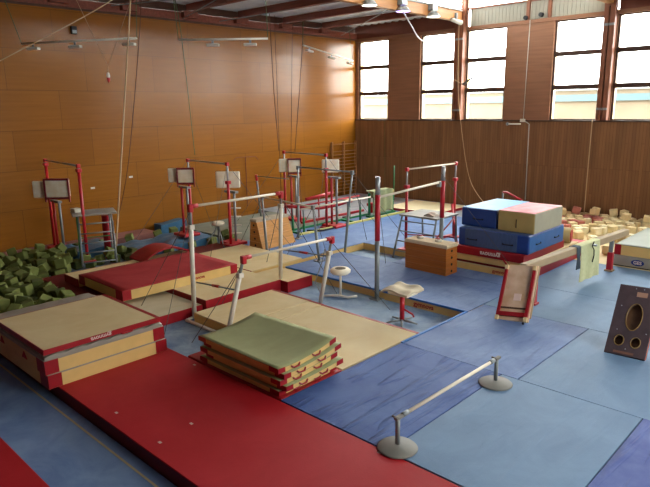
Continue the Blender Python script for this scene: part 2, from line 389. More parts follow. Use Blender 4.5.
# right and back wall of the hall (outside the frame, they close the room)
b = new(); box(b, 26.4, 26.7, -33, .4, FZ, 3.6); box(b, 26.4, 26.7, -33, .4, 7.3, 8.2); box(b, 26.4, 26.7, -33, -17.2, 3.6, 7.3); box(b, 26.4, 26.7, -12, .4, 3.6, 7.3)
for y in (-14.8,): box(b, 26.4, 26.7, y, y+.5, 3.6, 7.3)
struct('wall_right', b, BROWN)
g = new(); box(g, 26.5, 26.51, -17.2, -12, 3.6, 7.3); struct('window_23', g, GLASSM)
struct('wall_back', box(new(), -.35, 26.7, -33.3, -33, FZ, 9.4), DARKW)
# cross bracing rods under the roof
for n, (p, q) in enumerate((((.2, -12.6, 7.6), (5.7, -9.2, 7.85)), ((.1, -9.8, 7.45), (5.7, -11.0, 7.9)), ((.2, -8.2, 7.5), (5.7, -6.2, 7.9)), ((.15, -1.2, 7.5), (5.7, -4.2, 7.9)))):
    solo('bracing_rod', tube(new(), [p, q], .016, 6), STEEL, ['thin steel bracing rod under the roof above the left hanging lamp rail', 'thin steel rod crossing beams above the second lamp rail', 'thin steel rod under roof left of the small hanging lamp row', 'thin rod under roof near the window wall corner'][n], 'rod', p)
# neighbouring building seen through the panes
t = thing('neighbouring_building', 'pale tan flat-roofed building with grey-teal band seen through the lower window panes', 'building', (12, 14, -1))
b = new(); box(b, -12, 40, 12, 20, -1, 5.0); part('wall', b, mat('pale tan render', (92, 82, 66), .8, .2, .6), t)
b = new(); box(b, -12.1, 40, 11.85, 12.02, 4.42, 4.78); part('gutter_band', b, mat('teal metal band', (58, 78, 82), .5, .1, 3), t)
b = new(); box(b, -12.2, 40, 11.9, 20, 5.0, 5.08); part('roof_edge', b, mat('roof edge grey', (96, 98, 92), .6, .1, 4), t)
b = new()
for x in (20.0,): box(b, x, x+.25, 11.7, 11.84, -1, 4.9)
part('downpipe', b, mat('dark pipe', (60, 66, 66), .5, .1, 4), t)
# ground outside
struct('ground_outside', box(new(), -40, 60, .5, 60, -1.3, -1.0), mat('concrete yard', (170, 168, 160), .9, .15, .5))

# ================================================================ FLOOR MATS
G_ = .007
def fmat(name, label, cat, x0, x1, y0, y1, z1, top, side=None, z0=FZ, group=None, bev=.012):
    t = thing(name, label, cat, ((x0+x1)/2, (y0+y1)/2, z0), group)
    x0 += G_/2; x1 -= G_/2; y0 += G_/2; y1 -= G_/2
    part('core', box(new(), x0, x1, y0, y1, z0, z1-.02), side or top, t)
    part('cover', box(new(), x0-.001, x1+.001, y0-.001, y1+.001, z1-.02, z1, .008, 2), top, t)
    return t
BM = 'blue floor mats'
fmat('floor_mat', 'pale grey floor mat area along the far left wall corner', 'mat', .15, 4.7, -6.6, -.05, 0, GREYM)
fmat('floor_mat', 'grey-green floor mat in front of the orange wall behind the trapezoid vault box', 'mat', .9, 4.7, -11.0, -6.6, 0, GREENG)
fmat('floor_mat', 'grey floor mat strip along the foot of the brown boarded wall under the windows', 'mat', 4.7, 10.4, -2.7, -.05, 0, GREYM)
t = fmat('floor_mat', 'large blue floor mat area behind the sunken bay, reaching to the parallel bars', 'mat', 4.7, 7.75, -11.6, -2.7, 0, BLUE1, CREAMS)
fmat('floor_mat', 'blue floor mat behind the stepladder platform, right of the parallel bars', 'mat', 7.75, 11.2, -8.65, -2.7, 0, BLUE1, CREAMS)
t = fmat('floor_mat', 'thick blue mat with cream side facing the sunken strip, under the pommel trainer', 'mat', 8.05, 13.66, -12.3, -10.05, 0, BLUE2, CREAMS)
for x in (8.75, 12.55):
    text('logo', 'gymnova', .15, LOGOR, t, (x, -12.305, -.125), (1, 0, 0), (0, 0, 1))
b = new(); box(b, 8.05, 13.66, -12.325, -12.3, -.045, .004, .003); part('edge_piping', b, mat('bright blue piping', (58, 116, 186), .5, .1, 5), t)
fmat('floor_mat', 'blue mat under the wooden vault box beside the sunken hole', 'mat', 9.95, 13.66, -10.05, -8.65, 0, BLUE2, CREAMS)
fmat('floor_mat', 'dark blue creased mat beside the red runway, under the left foot of the low barrier', 'mat', 13.64, 15.62, -17.6, -14.62, 0, BLUE3)
fmat('floor_mat', 'scuffed mid-blue mat in front of the leaning red-framed springboard', 'mat', 13.68, 15.9, -14.62, -11.66, 0, BLUE2)
fmat('floor_mat', 'pale blue mat at the bottom of the picture beside the red runway', 'mat', 15.63, 17.72, -17.6, -14.62, 0, BLUE4)
fmat('floor_mat', 'pale blue mat under the leaning dark board', 'mat', 15.91, 24, -14.62, -11.66, 0, BLUE4)
fmat('floor_mat', 'pale blue mat strip in front of the draped balance beam', 'mat', 13.67, 24, -11.66, -9.58, 0, BLUE4)
fmat('floor_mat', 'pale blue mat under the balance beam', 'mat', 13.66, 24, -9.58, -6.5, 0, BLUE4)
fmat('floor_mat', 'deep blue creased mat in the bottom right corner', 'mat', 17.73, 24, -17.6, -14.62, .01, BLUE5)
t = fmat('floor_mat', 'cream floor mat beneath the heap of yellow foam cubes', 'mat', 10.4, 18, -6.5, -.05, 0, CREAM, RED)
fmat('floor_mat', 'blue mat behind the tall mat pile at the back', 'mat', 11.2, 13.66, -8.65, -6.5, 0, BLUE1)
# runway and foreground
t = fmat('runway', 'long red tumbling runway running to the bottom of the picture', 'runway', 7.8, 22, -19.64, -17.62, -.0, REDR, REDD)
for x, y in ((12.15, -19.45), (13.3, -19.45), (14.85, -19.4), (13.2, -18.9), (11.6, -17.75), (15.55, -17.72)): part('tape_mark', box(new(), x, x+.055, y, y+.035, .0, .003), mat('white tape', (216, 200, 186), .7, .1, 9), t)
fmat('floor_mat', 'dim blue floor strip with the thin pale line, left of the red runway', 'mat', 6.0, 22, -20.76, -19.655, FZ+.03, BLUED)
t = solo('floor_line', box(new(), 6.5, 16, -19.84, -19.81, FZ+.03, FZ+.033), mat('pale line tape', (188, 168, 128), .7, .1, 9), 'thin pale line taped along the dim blue floor beside the red runway', 'tape', (11, -19.8, FZ+.03))
fmat('runway', 'red mat corner at the bottom left edge of the picture', 'mat', 8, 18, -24, -20.78, -.02, REDR, REDD)
PIPE = mat('bright blue piping', (58, 116, 186), .5, .1, 5)
t = thing('edge_strip', 'bright blue padded strip closing the sunken bay beside the pale blue mats', 'strip', (13.67, -13.2, FZ))
part('strip', box(new(), 13.615, 13.665, -14.6, -12.335, FZ, .008, .006), PIPE, t)
# cream rows beside the trench
CR = 'cream landing mats'
def cream_mat(label, x0, x1, y0, y1, z0, z1, band=(), top=CREAM, side=CREAMS, name='landing_mat', rest=None):
    t = thing(name, label, 'mat', ((x0+x1)/2, (y0+y1)/2, z0))
    e = .006
    part('core', box(new(), x0+e, x1-e, y0+e, y1-e, z0, z1-.03), side, t)
    part('cover', box(new(), x0+e, x1-e, y0+e, y1-e, z1-.03, z1, .01), top, t)
    for s in band:
        w = .07; b = new()
        if s == '+y': box(b, x0, x1, y1-w, y1+.002, z0+.02, z1+.004, .004)
        if s == '-y': box(b, x0, x1, y0-.002, y0+.012, z0+.0, z1+.001, .004)
        if s == '+x': box(b, x1-.012, x1+.002, y0, y1, z0+.0, z1+.001, .004)
        if s == '-x': box(b, x0-.002, x0+.012, y0, y1, z0+.0, z1+.001, .004)
        part('edge_band', b, RED, t, 'red edge band')
    return t
cream_mat('cream landing mat left of the seam, between the uneven bar posts', 9.36, 10.66, -16.2, -13.95, FZ, 0, ('+y',))
cream_mat('narrow cream mat strip between two seams beside the sunken strip', 10.66, 11.07, -16.2, -13.97, FZ, 0, ('+y',))
cream_mat('large cream landing mat behind the sagging green mat pile', 11.07, 13.6, -16.2, -13.99, FZ, 0, ('+y',))
cream_mat('grey-topped cream mat with red end face beside the white upright foot', 7.3, 9.06, -17.05, -15.76, FZ, 0, ('+x', '-y'), CREAMG)
cream_mat('cream mat with red edge lying behind the white upright', 6.4, 9.15, -15.72, -13.5, FZ, .099, ('+x', '-y'))
cream_mat('cream mat reaching back to the small white stool', 5.3, 8.0, -13.48, -11.62, FZ, .1, ('-y',))
cream_mat('short cream block with red end by the right rear upright foot', 8.1, 9.35, -13.45, -12.6, FZ, .06, ('+x', '-y'))
cream_mat('cream mat with thick red edge behind the red-topped crash mat', 4.88, 5.66, -17.0, -13.55, 0, .2, ('-y', '-x'))
solo('floor_mat', box(new(), 4.1, 7.25, -17.3, -15.75, FZ, -.005, .01), REDD, 'low dark red mat at the edge of the olive foam pit', 'mat', (5.6, -16.9, FZ))
solo('floor_mat', box(new(), 4.15, 5.25, -15.7, -11.65, FZ, -.005, .01), REDD, 'dark red base mat behind the ladder feet and the crash mat', 'mat', (4.7, -13.6, FZ))
solo('floor_mat', box(new(), 11.2, 13.62, -17.58, -16.22, FZ, -.0, .015), RED, 'red mat under the sagging green mat pile', 'mat', (12.5, -16.9, FZ))
# red-topped crash mat
def crash(label, x0, x1, y0, y1, z0, z1, top, side=CREAMS, corner=RED, cw=.3, group=None, rz=0, dz=None, name='crash_mat'):
    cx, cy = (x0+x1)/2, (y0+y1)/2
    t = thing(name, label, 'mat', (cx, cy, z0), group, rz)
    d = dz or (lambda x, y: 0)
    part('core', slab(new(), x0, x1, y0, y1, z0, z1-.012, 14, 14, d), side, t)
    part('cover', slab(new(), x0-.002, x1+.002, y0-.002, y1+.002, z1-.012, z1, 14, 14, d), top, t)
    if corner:
        for sx in (0, 1):
            for sy in (0, 1):
                X0, X1 = (x0-.006, x0+cw) if sx == 0 else (x1-cw, x1+.006)
                Y0, Y1 = (y0-.006, y0+cw*.7) if sy == 0 else (y1-cw*.7, y1+.006)
                b = new(); slab(b, X0, X1, Y0, (y0-.001 if sy == 0 else Y1), 0, 0, 1, 1, d) if 0 else None
                xs_ = (X0, x0-.001) if sx == 0 else (x1+.001, X1)
                ys_ = (Y0, y0-.001) if sy == 0 else (y1+.001, Y1)
                slab(b, X0, X1, ys_[0], ys_[1], z0+.004, z1-.002, 3, 1, d); slab(b, xs_[0], xs_[1], Y0, Y1, z0+.004, z1-.002, 1, 3, d)
                part('corner_patch', b, corner, t, 'red corner patch')
    return t
t = crash('thick crash mat with red top and cream sides, in front of the stepladder', 5.7, 7.82, -16.98, -13.8, .1, .33, REDM)
text('logo', 'gymnova', .11, LOGOR, t, (7.826, -15.0, .22), (0, 1, 0), (0, 0, 1))
# curled red flap
b = new(); n = 18
for i in range(n+1):
    pass
def arch(x): return .30*math.sin(PI*min(1, max(0, x)))
A = []
for i in range(n+1):
    s = i/n; y = -15.1+s*1.5
    A.append((y, .205+.26*math.sin(PI*s)**.8))
for (y, z), (y2, z2) in zip(A, A[1:]):
    vs = [b.verts.new((x, yy, zz+o)) for x in (4.7, 5.5) for yy, zz in ((y, z), (y2, z2)) for o in (0, .04)]
    for f in ((0, 1, 3, 2), (4, 6, 7, 5), (0, 4, 5, 1), (2, 3, 7, 6), (0, 2, 6, 4), (1, 5, 7, 3)): b.faces.new([vs[k] for k in f])
bmesh.ops.remove_doubles(b, verts=b.verts, dist=1e-4); bmesh.ops.recalc_face_normals(b, faces=b.faces)
solo('curled_mat', b, RED, 'thin red mat arched up behind the red-topped crash mat', 'mat', (5.1, -14.3, .2))

# left pile: two crash mats, crumpled grey sheet, thin cream mat
def wr(x, y): return .012*math.sin(7*x+3*y)*math.sin(5*y)
t = crash('lower of the two thick cream crash mats with red corners at the left edge', 7.86, 10.72, -19.78, -17.7, .0, .225, GREYV)
t = crash('upper thick cream crash mat with red corners, just under the thin cream mat', 7.86, 10.7, -19.8, -17.72, .23, .46, GREYV)
for x in (9.9, 8.9, 8.2): 
    b = new(); prism(b, [(x-.1, .3), (x+.1, .3), (x, .42)], 1, -19.815, -19.803); part('warning_mark', b, LOGOR, t)
def gs(x, y):
    e = max(0, 1-abs(x-10.5)/.6); return .03*abs(math.sin(9*y+4*math.sin(3*x)))*(.3+e)+.02*math.sin(6*x)*e
b = slab(new(), 7.84, 10.69, -19.78, -17.74, .465, .485, 60, 50, gs, lambda x, y: 0)
solo('protective_sheet', b, GREYV, 'wrinkled grey plastic sheet between the crash mats and the thin cream mat', 'sheet', (9, -18.7, .465))
t = cream_mat('thin cream mat with dark red edge on top of the left crash mat pile', 8.63, 10.66, -19.78, -17.76, .54, .63, ('+x', '-y', '+y', '-x'))
text('logo', 'gymnova', .1, LOGOW, t, (10.664, -18.85, .585), *ROT180, ext=.003)
b = new(); box(b, 10.64, 10.69, -18.5, -18.3, .525, .55, .004); part('hand_strap', b, RED, t)
solo('mat_packing', box(new(), 8.8, 10.3, -19.4, -18.0, .52, .538), GREYV, 'grey folded lining just visible under the thin cream mat', 'lining', (9, -18.5, .52))

# sagging olive mats
for k in range(5):
    z0 = .0+k*.094; off = [(-.05, .0), (.06, .05), (.0, -.02), (.03, .04), (-.02, -.03)][k]
    amp = .01+.03*k
    def sag(x, y, amp=amp, ox=off[0]):
        s = (y+17.55)/1.25; u = (x-12.6)/1.05
        return amp*(1.5*s*s-.55*s) + amp*.18*u*s
    sag2 = (lambda f, base=z0: (lambda x, y: max(f(x, y), -.2)))(sag)
    lab = ['lowest', 'second from the bottom', 'middle', 'second from the top', 'topmost'][k]
    t = crash('%s thin olive-green mat of the sagging pile by the runway' % lab, 11.6+off[0], 13.6+off[0], -17.55+off[1], -16.3+off[1], z0+.006, z0+.09, OLIVE, CREAMS, RED, .2, 'sagging olive mats', dz=sag2, name='thin_mat')
    for yy in (-17.2, -16.75):
        b = new(); zc = z0+.05+sag2(13.6, yy+off[1]); tube(b, [(13.6+off[0]+.004, yy+off[1]-.09, zc+.01), (13.6+off[0]+.03, yy+off[1]-.05, zc-.02), (13.6+off[0]+.03, yy+off[1]+.05, zc-.02), (13.6+off[0]+.004, yy+off[1]+.09, zc+.01)], .014, 6); part('hand_strap', b, RED, t)

# blue tarpaulin over mats by the pit
def lump(x, y): return .04*math.sin(2.1*y+.6*x)+.025*math.sin(5.3*y+2*x)+.02*math.sin(7*y+4*x)*math.cos(3*x)+.012*math.sin(13*x+5*y)
b = slab(new(), 1.95, 3.7, -14.2, -11.3, FZ, .05, 40, 60, lump, lambda x, y: 0)
solo('tarpaulin', b, TARP, 'crumpled blue tarpaulin covering mats behind the crash mat', 'tarpaulin', (2.6, -12.5, FZ))
b = slab(new(), 1.0, 2.38, -15.5, -14.25, FZ, .08, 20, 30, lambda x, y: lump(x, y)*.6, lambda x, y: 0)
solo('tarpaulin', b, TARP, 'blue tarpaulin piece seen through the stepladder rungs', 'tarpaulin', (2.2, -15, FZ))
b = slab(new(), .12, .6, -11.6, -10.5, FZ, .14, 10, 14, lambda x, y: .04*math.sin(4*y), lambda x, y: 0)
solo('folded_mat', b, TARP, 'small folded blue mat lying against the orange wall', 'mat', (.4, -11, FZ))
solo('pit_ledge', box(new(), .02, .95, -20, -11.95, FZ, -.03, .01), mat('dusty pink ledge', (150, 98, 88), .7, .15, 4), 'dusty pink padded ledge along the foot of the orange wall', 'ledge', (.5, -16, FZ))

# ================================================================ FOAM CUBES
def foam_proto(m, name='foam_cube'):
    b = new(); box(b, -.12, .12, -.12, .12, -.12, .12, .018, 2)
    me = bpy.data.meshes.new(name); b.to_mesh(me); b.free(); me.materials.append(m); return me
ME_G = [foam_proto(m) for m in FOAMG]; ME_Y = [foam_proto(m) for m in FOAMY]; ME_P = foam_proto(FOAMP)
first = {}
def cube(me, p, s, rot, label, group):
    key = me.name
    if key not in first:
        o = bpy.data.objects.new('foam_cube', me); first[key] = o
    else: o = first[key].copy()
    COL.objects.link(o); o.location = p; o.scale = (s, s*random.uniform(.9, 1.1), s*random.uniform(.85, 1)); o.rotation_euler = rot
    o['label'] = label; o['category'] = 'foam cube'; o['group'] = group
cnt = 0
R = random.uniform
for lay in range(2):
    st = .375 if lay == 0 else .40
    ny = int(9/st); nx = int(8/st)
    for i in range(nx):
        for j in range(ny):
            x = 1.05+i*st+(j % 2)*st/2+R(-.05, .05); y = -19.3+j*st+R(-.05, .05)
            if y < -16.98-.34*(x-.4)-.45: continue                       # outside the frame
            if y > -17.48 and x > 3.95: continue
            if x > 7.65 or y > -14.2: continue
            if y > -15.7 and .95 < x < 2.95: continue
            if y > -16.3 and x > 3.4: continue
            if lay == 1 and R(0, 1) < .12: continue
            if cnt >= 285: continue
            cnt += 1
            e = .8 if lay == 0 else R(.3, 1)
            cube(random.choice(ME_G), (x, y, (FZ+.14 if lay == 0 else FZ+.33+R(-.04, .03))), R(.98, 1.15), (R(-.3, .3)*(1+lay*.6), R(-.3, .3)*(1+lay*.6), R(0, PI)), 'olive green foam cube in the loose heap filling the pit by the orange wall', 'olive foam cubes in the pit')
for (x, y, z) in ((3.3, -14.9, .0), (3.35, -14.3, .05), (3.75, -14.6, -.02), (3.75, -13.9, .0), (3.8, -13.3, .0), (1.2, -13.2, .0), (1.4, -11.6, 0), (3.75, -12.4, .0), (3.85, -11.7, .0), (1.35, -12.2, .0), (1.3, -14.3, .0), (4.3, -11.3, .13), (3.6, -11.0, .13), (1.25, -15.0, .0)):
    cube(random.choice(ME_G), (x, y, z), R(.9, 1.1), (R(-.3, .3), R(-.3, .3), R(0, PI)), 'olive green foam cube strayed beside the blue tarpaulin', 'stray olive foam cubes')
YC = 0
occ = []
for lay in range(3):
    for i in range(18):
        for j in range(20):
            x = 10.6+i*.33+R(-.05, .05)+(.16 if j % 2 else 0); y = -5.6+j*.33+R(-.05, .05)
            if x > 16.2 or y > -.25: continue
            if y < -5.8+ (0 if x < 14.2 else 9): 
                continue
            if lay == 0:
                keep = (y > -2.4 and R(0, 1) < .72) or (y <= -2.4 and R(0, 1) < .22 and x < 14.2)
            elif lay == 1: keep = y > -1.3 and R(0, 1) < .13
            else: keep = False
            if x > 14 and y > -1.6 and lay == 2: keep = False
            if x > 14.2 and y < -3.2: keep = False
            if not keep: continue
            if x < 13.85 and y < -5.0 and x > 11: continue
            m = ME_P if (x < 12.4 and y > -4.2 and R(0, 1) < .25) else random.choice(ME_Y)
            YC += 1
            cube(m, (x, y, .145+lay*.25), R(.95, 1.1), (R(-.2, .2)*lay, R(-.2, .2)*lay, R(0, PI)), 'pale yellow or pinkish foam cube in the heap below the windows', 'yellow foam cubes by the boarded wall')
print('foam cubes', cnt, YC)

# ================================================================ TALL MAT PILE
t = crash('lowest cream mat of the tall pile beside the balance beam', 11.4, 13.15, -9.35, -6.7, .0, .17, CREAM, CREAMS, None)
text('logo', 'gymnova', .12, LOGOR, t, (12.85, -9.355, .085), (1, 0, 0), (0, 0, 1))
solo('thin_mat', box(new(), 11.35, 13.2, -9.3, -6.7, .172, .235, .01), REDD, 'thin dark red mat between two cream mats of the tall pile', 'mat', (12.2, -8, .17))
crash('upper cream mat of the tall pile, under the red logo mat', 11.38, 13.5, -9.32, -6.0, .24, .4, CREAM, CREAMS, None)
t = crash('red mat with white lettering under the blue mats', 11.35, 13.45, -9.35, -6.9, .405, .6, RED, RED, None)
text('logo', 'gymnova', .16, LOGOW, t, (12.55, -9.362, .5), (-1, 0, 0), (0, 0, -1))
t = thing('crash_mat', 'long dark blue crash mat with dusty mesh panel, carrying the two upper blocks', 'mat', (12.5, -8.1, .605))
part('core', box(new(), 11.54, 13.5, -9.22, -7.1, .605, 1.08, .03, 3), VBLUE, t)
part('mesh_panel', box(new(), 11.74, 13.2, -9.228, -9.21, .62, 1.065), VBLUE2, t, 'dusty grey-blue mesh ventilation panel')
part('side_lit_face', box(new(), 13.49, 13.507, -9.18, -7.14, .63, 1.05), mat('side-lit blue vinyl', (46, 100, 160), .4, .15, 4), t, 'end face painted lighter blue as if lit from the right')  # end face coloured lighter to stand for light from the right
part('top_cover', box(new(), 11.57, 13.47, -9.19, -7.13, 1.079, 1.086), VBLUE2, t)
def handle(t, p, d, m=BLACK, w=.13):
    p = Vector(p); d = Vector(d); n = d.cross(V(0, 0, 1)).normalized()
    b = new(); tube(b, [p-d*w, p-d*w*.8+n*.03, p+d*w*.8+n*.03, p+d*w], .013, 6); b2 = box(b, -.02, .02, -.004, .004, -.02, .02, M=Matrix.Translation(p-d*w)); box(b, -.02, .02, -.004, .004, -.02, .02, M=Matrix.Translation(p+d*w))
    part('handle', b, m, t)
handle(t, (11.95, -9.232, .8), (1, 0, 0)); handle(t, (12.95, -9.232, .8), (1, 0, 0)); handle(t, (13.51, -8.7, .82), (0, 1, 0)); handle(t, (13.51, -7.6, .82), (0, 1, 0))
t = thing('foam_block', 'deep blue block with top painted window-lit pale blue on the tall mat pile', 'mat', (11.95, -7.9, 1.09))
part('core', box(new(), 11.45, 12.46, -8.95, -7.0, 1.09, 1.57, .025, 3), VBLUE, t)
part('top_cover', box(new(), 11.465, 12.445, -8.93, -7.02, 1.568, 1.58, .004), LBLUE, t, 'top painted pale blue as if window-lit')
handle(t, (11.95, -8.96, 1.3), (1, 0, 0))
t = thing('foam_block', 'tan block with painted side-lit grey end and faded pink top on the tall mat pile', 'mat', (13.03, -8.0, 1.09))
part('core', box(new(), 12.53, 13.5, -8.98, -7.3, 1.09, 1.6, .02, 3), TAN, t)
part('top_cover', box(new(), 12.54, 13.49, -8.97, -7.31, 1.598, 1.61, .004), PINK, t, 'faded pink top')
part('end_lit_face', box(new(), 13.495, 13.508, -8.96, -7.32, 1.1, 1.59), mat('side-lit greyish tan', (166, 162, 142), .6, .08, 4), t, 'end face painted light grey as if lit from the right')  # lighter, greyer colour carries the right-hand light on this end
b = new(); box(b, 13.02, 13.04, -8.99, -8.975, 1.2, 1.42); part('printed_mark', b, DK, t)
# red mats right of pile
solo('floor_mat', box(new(), 13.2, 13.62, -9.3, -6.1, 0.0, .22, .015), RED, 'red mat sticking out beside the tall pile behind the balance beam', 'mat', (13.4, -7.5, 0))
solo('floor_mat', box(new(), 12.2, 13.75, -5.98, -5.2, 0.0, .3, .02), mat('salmon vinyl', (206, 84, 84), .5, .1, 4), 'salmon pink block between the tall pile and the yellow cubes', 'mat', (12.9, -5.5, 0))
t = thing('foam_roll', 'small tan roller peeking out behind the pink-topped block', 'roller', (13.0, -6.5, .42)); 
b = new(); tube(b, [(12.6, -6.45, .62), (13.4, -6.3, .62)], .22, 20); part('body', b, TAN, t); b = new(); tube(b, [(13.4, -6.3, .62), (13.42, -6.296, .62)], .17, 20); part('end_cap', b, REDP, t)
# GES crash mat at right edge
t = crash('upper grey-topped crash mat with red corner at the right edge', 14.62, 17.2, -6.4, -3.6, .3, .58, mat('pale grey green cover', (158, 164, 152), .5, .08, 3), CREAMS, RED, .16)
t = thing('crash_mat', 'lower grey crash mat with a dark blue oval badge at the right edge', 'mat', (15.8, -5, 0))
part('core', box(new(), 14.6, 17.2, -6.42, -3.6, .02, .29, .03, 3), GREYV, t); part('base_skirt', box(new(), 14.62, 17.18, -6.4, -3.62, 0, .03), BLACK, t)
b = new(); tube(b, [(15.22, -6.418, .15), (15.22, -6.43, .15)], .08, 24)
for v in b.verts: v.co.x = 15.22+(v.co.x-15.22)*2.0
bd = part('badge', b, LOGOB, t); text('logo', 'GES', .12, LOGOW, bd, (15.22, -6.434, .15), (1, 0, 0), (0, 0, 1), ext=.003)

# ================================================================ far cream mat
cream_mat('cream mat with dark red edge lying below the brown wall, beyond the stepladder platform', 4.2, 6.9, -3.1, -.7, 0.002, .1, ('-y', '+x', '-x'), mat('pale cream cover', (240, 226, 184), .6, .06, 3))
# ================================================================ APPARATUS
def cable(t, p, q, m=WIRE, r=.006): part('cable', tube(new(), [p, q], r, 5), m, t)
def post_simple(t, p, top, r, m, name='upright', n=12): return part(name, tube(new(), [p, top], r, n), m, t)
def foot(t, c, sx=.18, sy=.18, m=STEEL): part('foot_plate', box(new(), c[0]-sx, c[0]+sx, c[1]-sy, c[1]+sy, c[2], c[2]+.03, .008), m, t)
def bar_rig(label, P1, P2, h, lower=None, upper=.45, rp=.045, low=None, mp=REDP, mi=CHROME, railm=CHROME, caps=True, cab=1, cat='gymnastic bars', name='high_bar', zb=None):
    """two telescopic uprights (with foot plates), bar, end caps, guy cables"""
    t = thing(name, label, cat, ((P1[0]+P2[0])/2, (P1[1]+P2[1])/2, P1[2]))
    tops = []
    for P in (P1, P2):
        P = Vector(P); T = V(P.x, P.y, h)
        J = P.lerp(T, 1-upper/(h-P.z))
        post_simple(t, P+V(0, 0, .03), J, rp, mp); post_simple(t, J, T, rp*.62, mi, 'inner_tube')
        b = new(); box(b, P.x-.07, P.x+.07, P.y-.07, P.y+.07, J.z-.06, J.z+.04, .015); part('clamp', b, mp, t)
        foot(t, P, m=mp); tops.append(T)
    part('bar', tube(new(), tops, .024, 10), railm, t)
    for T in tops:
        b = new(); box(b, T.x-.05, T.x+.05, T.y-.05, T.y+.05, T.z-.06, T.z+.05, .012); part('bar_end', b, mp if caps else mi, t)
    if cab:
        d = (tops[1]-tops[0]); d.z = 0; d.normalize(); n = V(-d.y, d.x, 0)
        for T, s in ((tops[0], -1), (tops[1], 1)):
            for k in (-1, 1): cable(t, T, V(T.x+n.x*k*1.5+d.x*s*1.1, T.y+n.y*k*1.5+d.y*s*1.1, P1[2] if (T.x+n.x*k*1.5+d.x*s*1.1) > .1 else .5))
    return t
bar_rig('tall red high bar against the orange wall behind the foam pit, leftmost bar', (.45, -15.4, -.03), (3.3, -15.65, -.03 if 0 else 0.0), 2.73, upper=.12, rp=.045, cab=0)
bar_rig('red-posted high bar near the middle of the orange wall', (2.85, -11.78+.5*0, 0), (5.11, -11.9, .1), 2.6, upper=.55)
bar_rig('red-posted high bar nearest the wall bars', (2.79, -7.43, 0), (5.16, -7.61, 0), 2.6, upper=.5)
# wide white low rails of those sets
def spot_stand(label, px, py, base, h, pads, side=1, steps=0, zb=0):
    """adjustable post with a red square frame and white pad(s), base plate, foot steps"""
    t = thing('spotting_stand', label, 'stand', (px, py, base))
    part('base_box', box(new(), px-.35, px+.35, py-.3, py+.3, base, base+.1, .03), REDP, t)
    for dx in (-.09, .09): part('upright', tube(new(), [(px+dx*.7, py+dx*.7, base+.08), (px+dx*.7, py+dx*.7, h-.35)], .04, 10), REDP if dx < 0 else STEEL, t)
    part('head_bracket', box(new(), px-.28, px+.28, py-.07, py+.07, h-.40, h-.33, .01), STEEL, t)
    # everything on the head faces the camera side (towards +x,-y)
    ax = V(math.cos(.75), math.sin(.75), 0)
    nn = V(ax.y, -ax.x, 0)
    for (o, w, hh, fr, dep, dz) in pads:
        c = V(px, py, h+dz)+ax*o+nn*dep
        M = Matrix.Translation(c) @ Matrix((ax, nn, V(0, 0, 1))).transposed().to_4x4()
        part('pad', box(new(), -w/2, w/2, -.04, .04, -hh/2, hh/2, .035, 3, M=M), PADW, t, 'off-white rounded pad')
        if fr:
            b = new(); q = .02
            for s in (-1, 1):
                box(b, s*(w/2-.01)-q, s*(w/2-.01)+q, .03, .09, -hh/2-.14, hh/2+.03, M=M)
            box(b, -w/2, w/2, .03, .09, hh/2-.03, hh/2+.03, M=M); box(b, -w/2, w/2, .03, .09, -hh/2-.06, -hh/2+.0, M=M)
            part('pad_frame', b, mat('dull red steel', (128, 44, 46), .5, .12, 6), t, 'red square tube frame')
    for k in range(steps):
        z = base+.35+k*.27; b = new(); tube(b, [V(px, py, z)-ax*.12, V(px, py, z)+ax*.28], .022, 8); part('step', b, WHITEP, t)
    return t
spot_stand('red spotting stand with two off-white pads at the far left, above the foam pit', 1.05, -15.45, -.03, 1.86, [(-.3, .8, .52, 0, -.06, .0), (.12, .75, .55, 1, .06, .05)], steps=0)
spot_stand('spotting stand with beige and red-framed pads, left of the middle high bar', 2.9, -12.02, .12, 2.1, [(-.2, .62, .46, 0, -.06, .02), (.1, .56, .46, 1, .06, .02)])
spot_stand('stepped red spotting stand with a plain white pad, right of the middle high bar', 4.72, -11.5, 0, 2.05, [(-.1, .76, .52, 0, -.1, .0)], steps=4)
spot_stand('spotting stand with narrow framed pad at the left of the wall-bar high bar', 3.15, -7.3, 0, 2.05, [(-.3, .5, .5, 0, -.06, .05), (.05, .5, .5, 1, .06, .05)])
spot_stand('spotting stand with tilted white pad in front of the wall bars', 5.25, -7.3, 0, 2.15, [(-.12, .62, .46, 0, -.1, .04)], steps=2)

# stepladder platforms
def platform(label, c, w, d, h, base, splay=.35, m=STEEL, n=5, spread=None):
    x, y = c
    t = thing('ladder_platform', label, 'platform', (x, y, base))
    part('deck', box(new(), x-w/2, x+w/2, y-d/2, y+d/2, h-.05, h, .012), mat('grey worn deck', (162, 158, 148), .6, .12, 4), t)
    return t
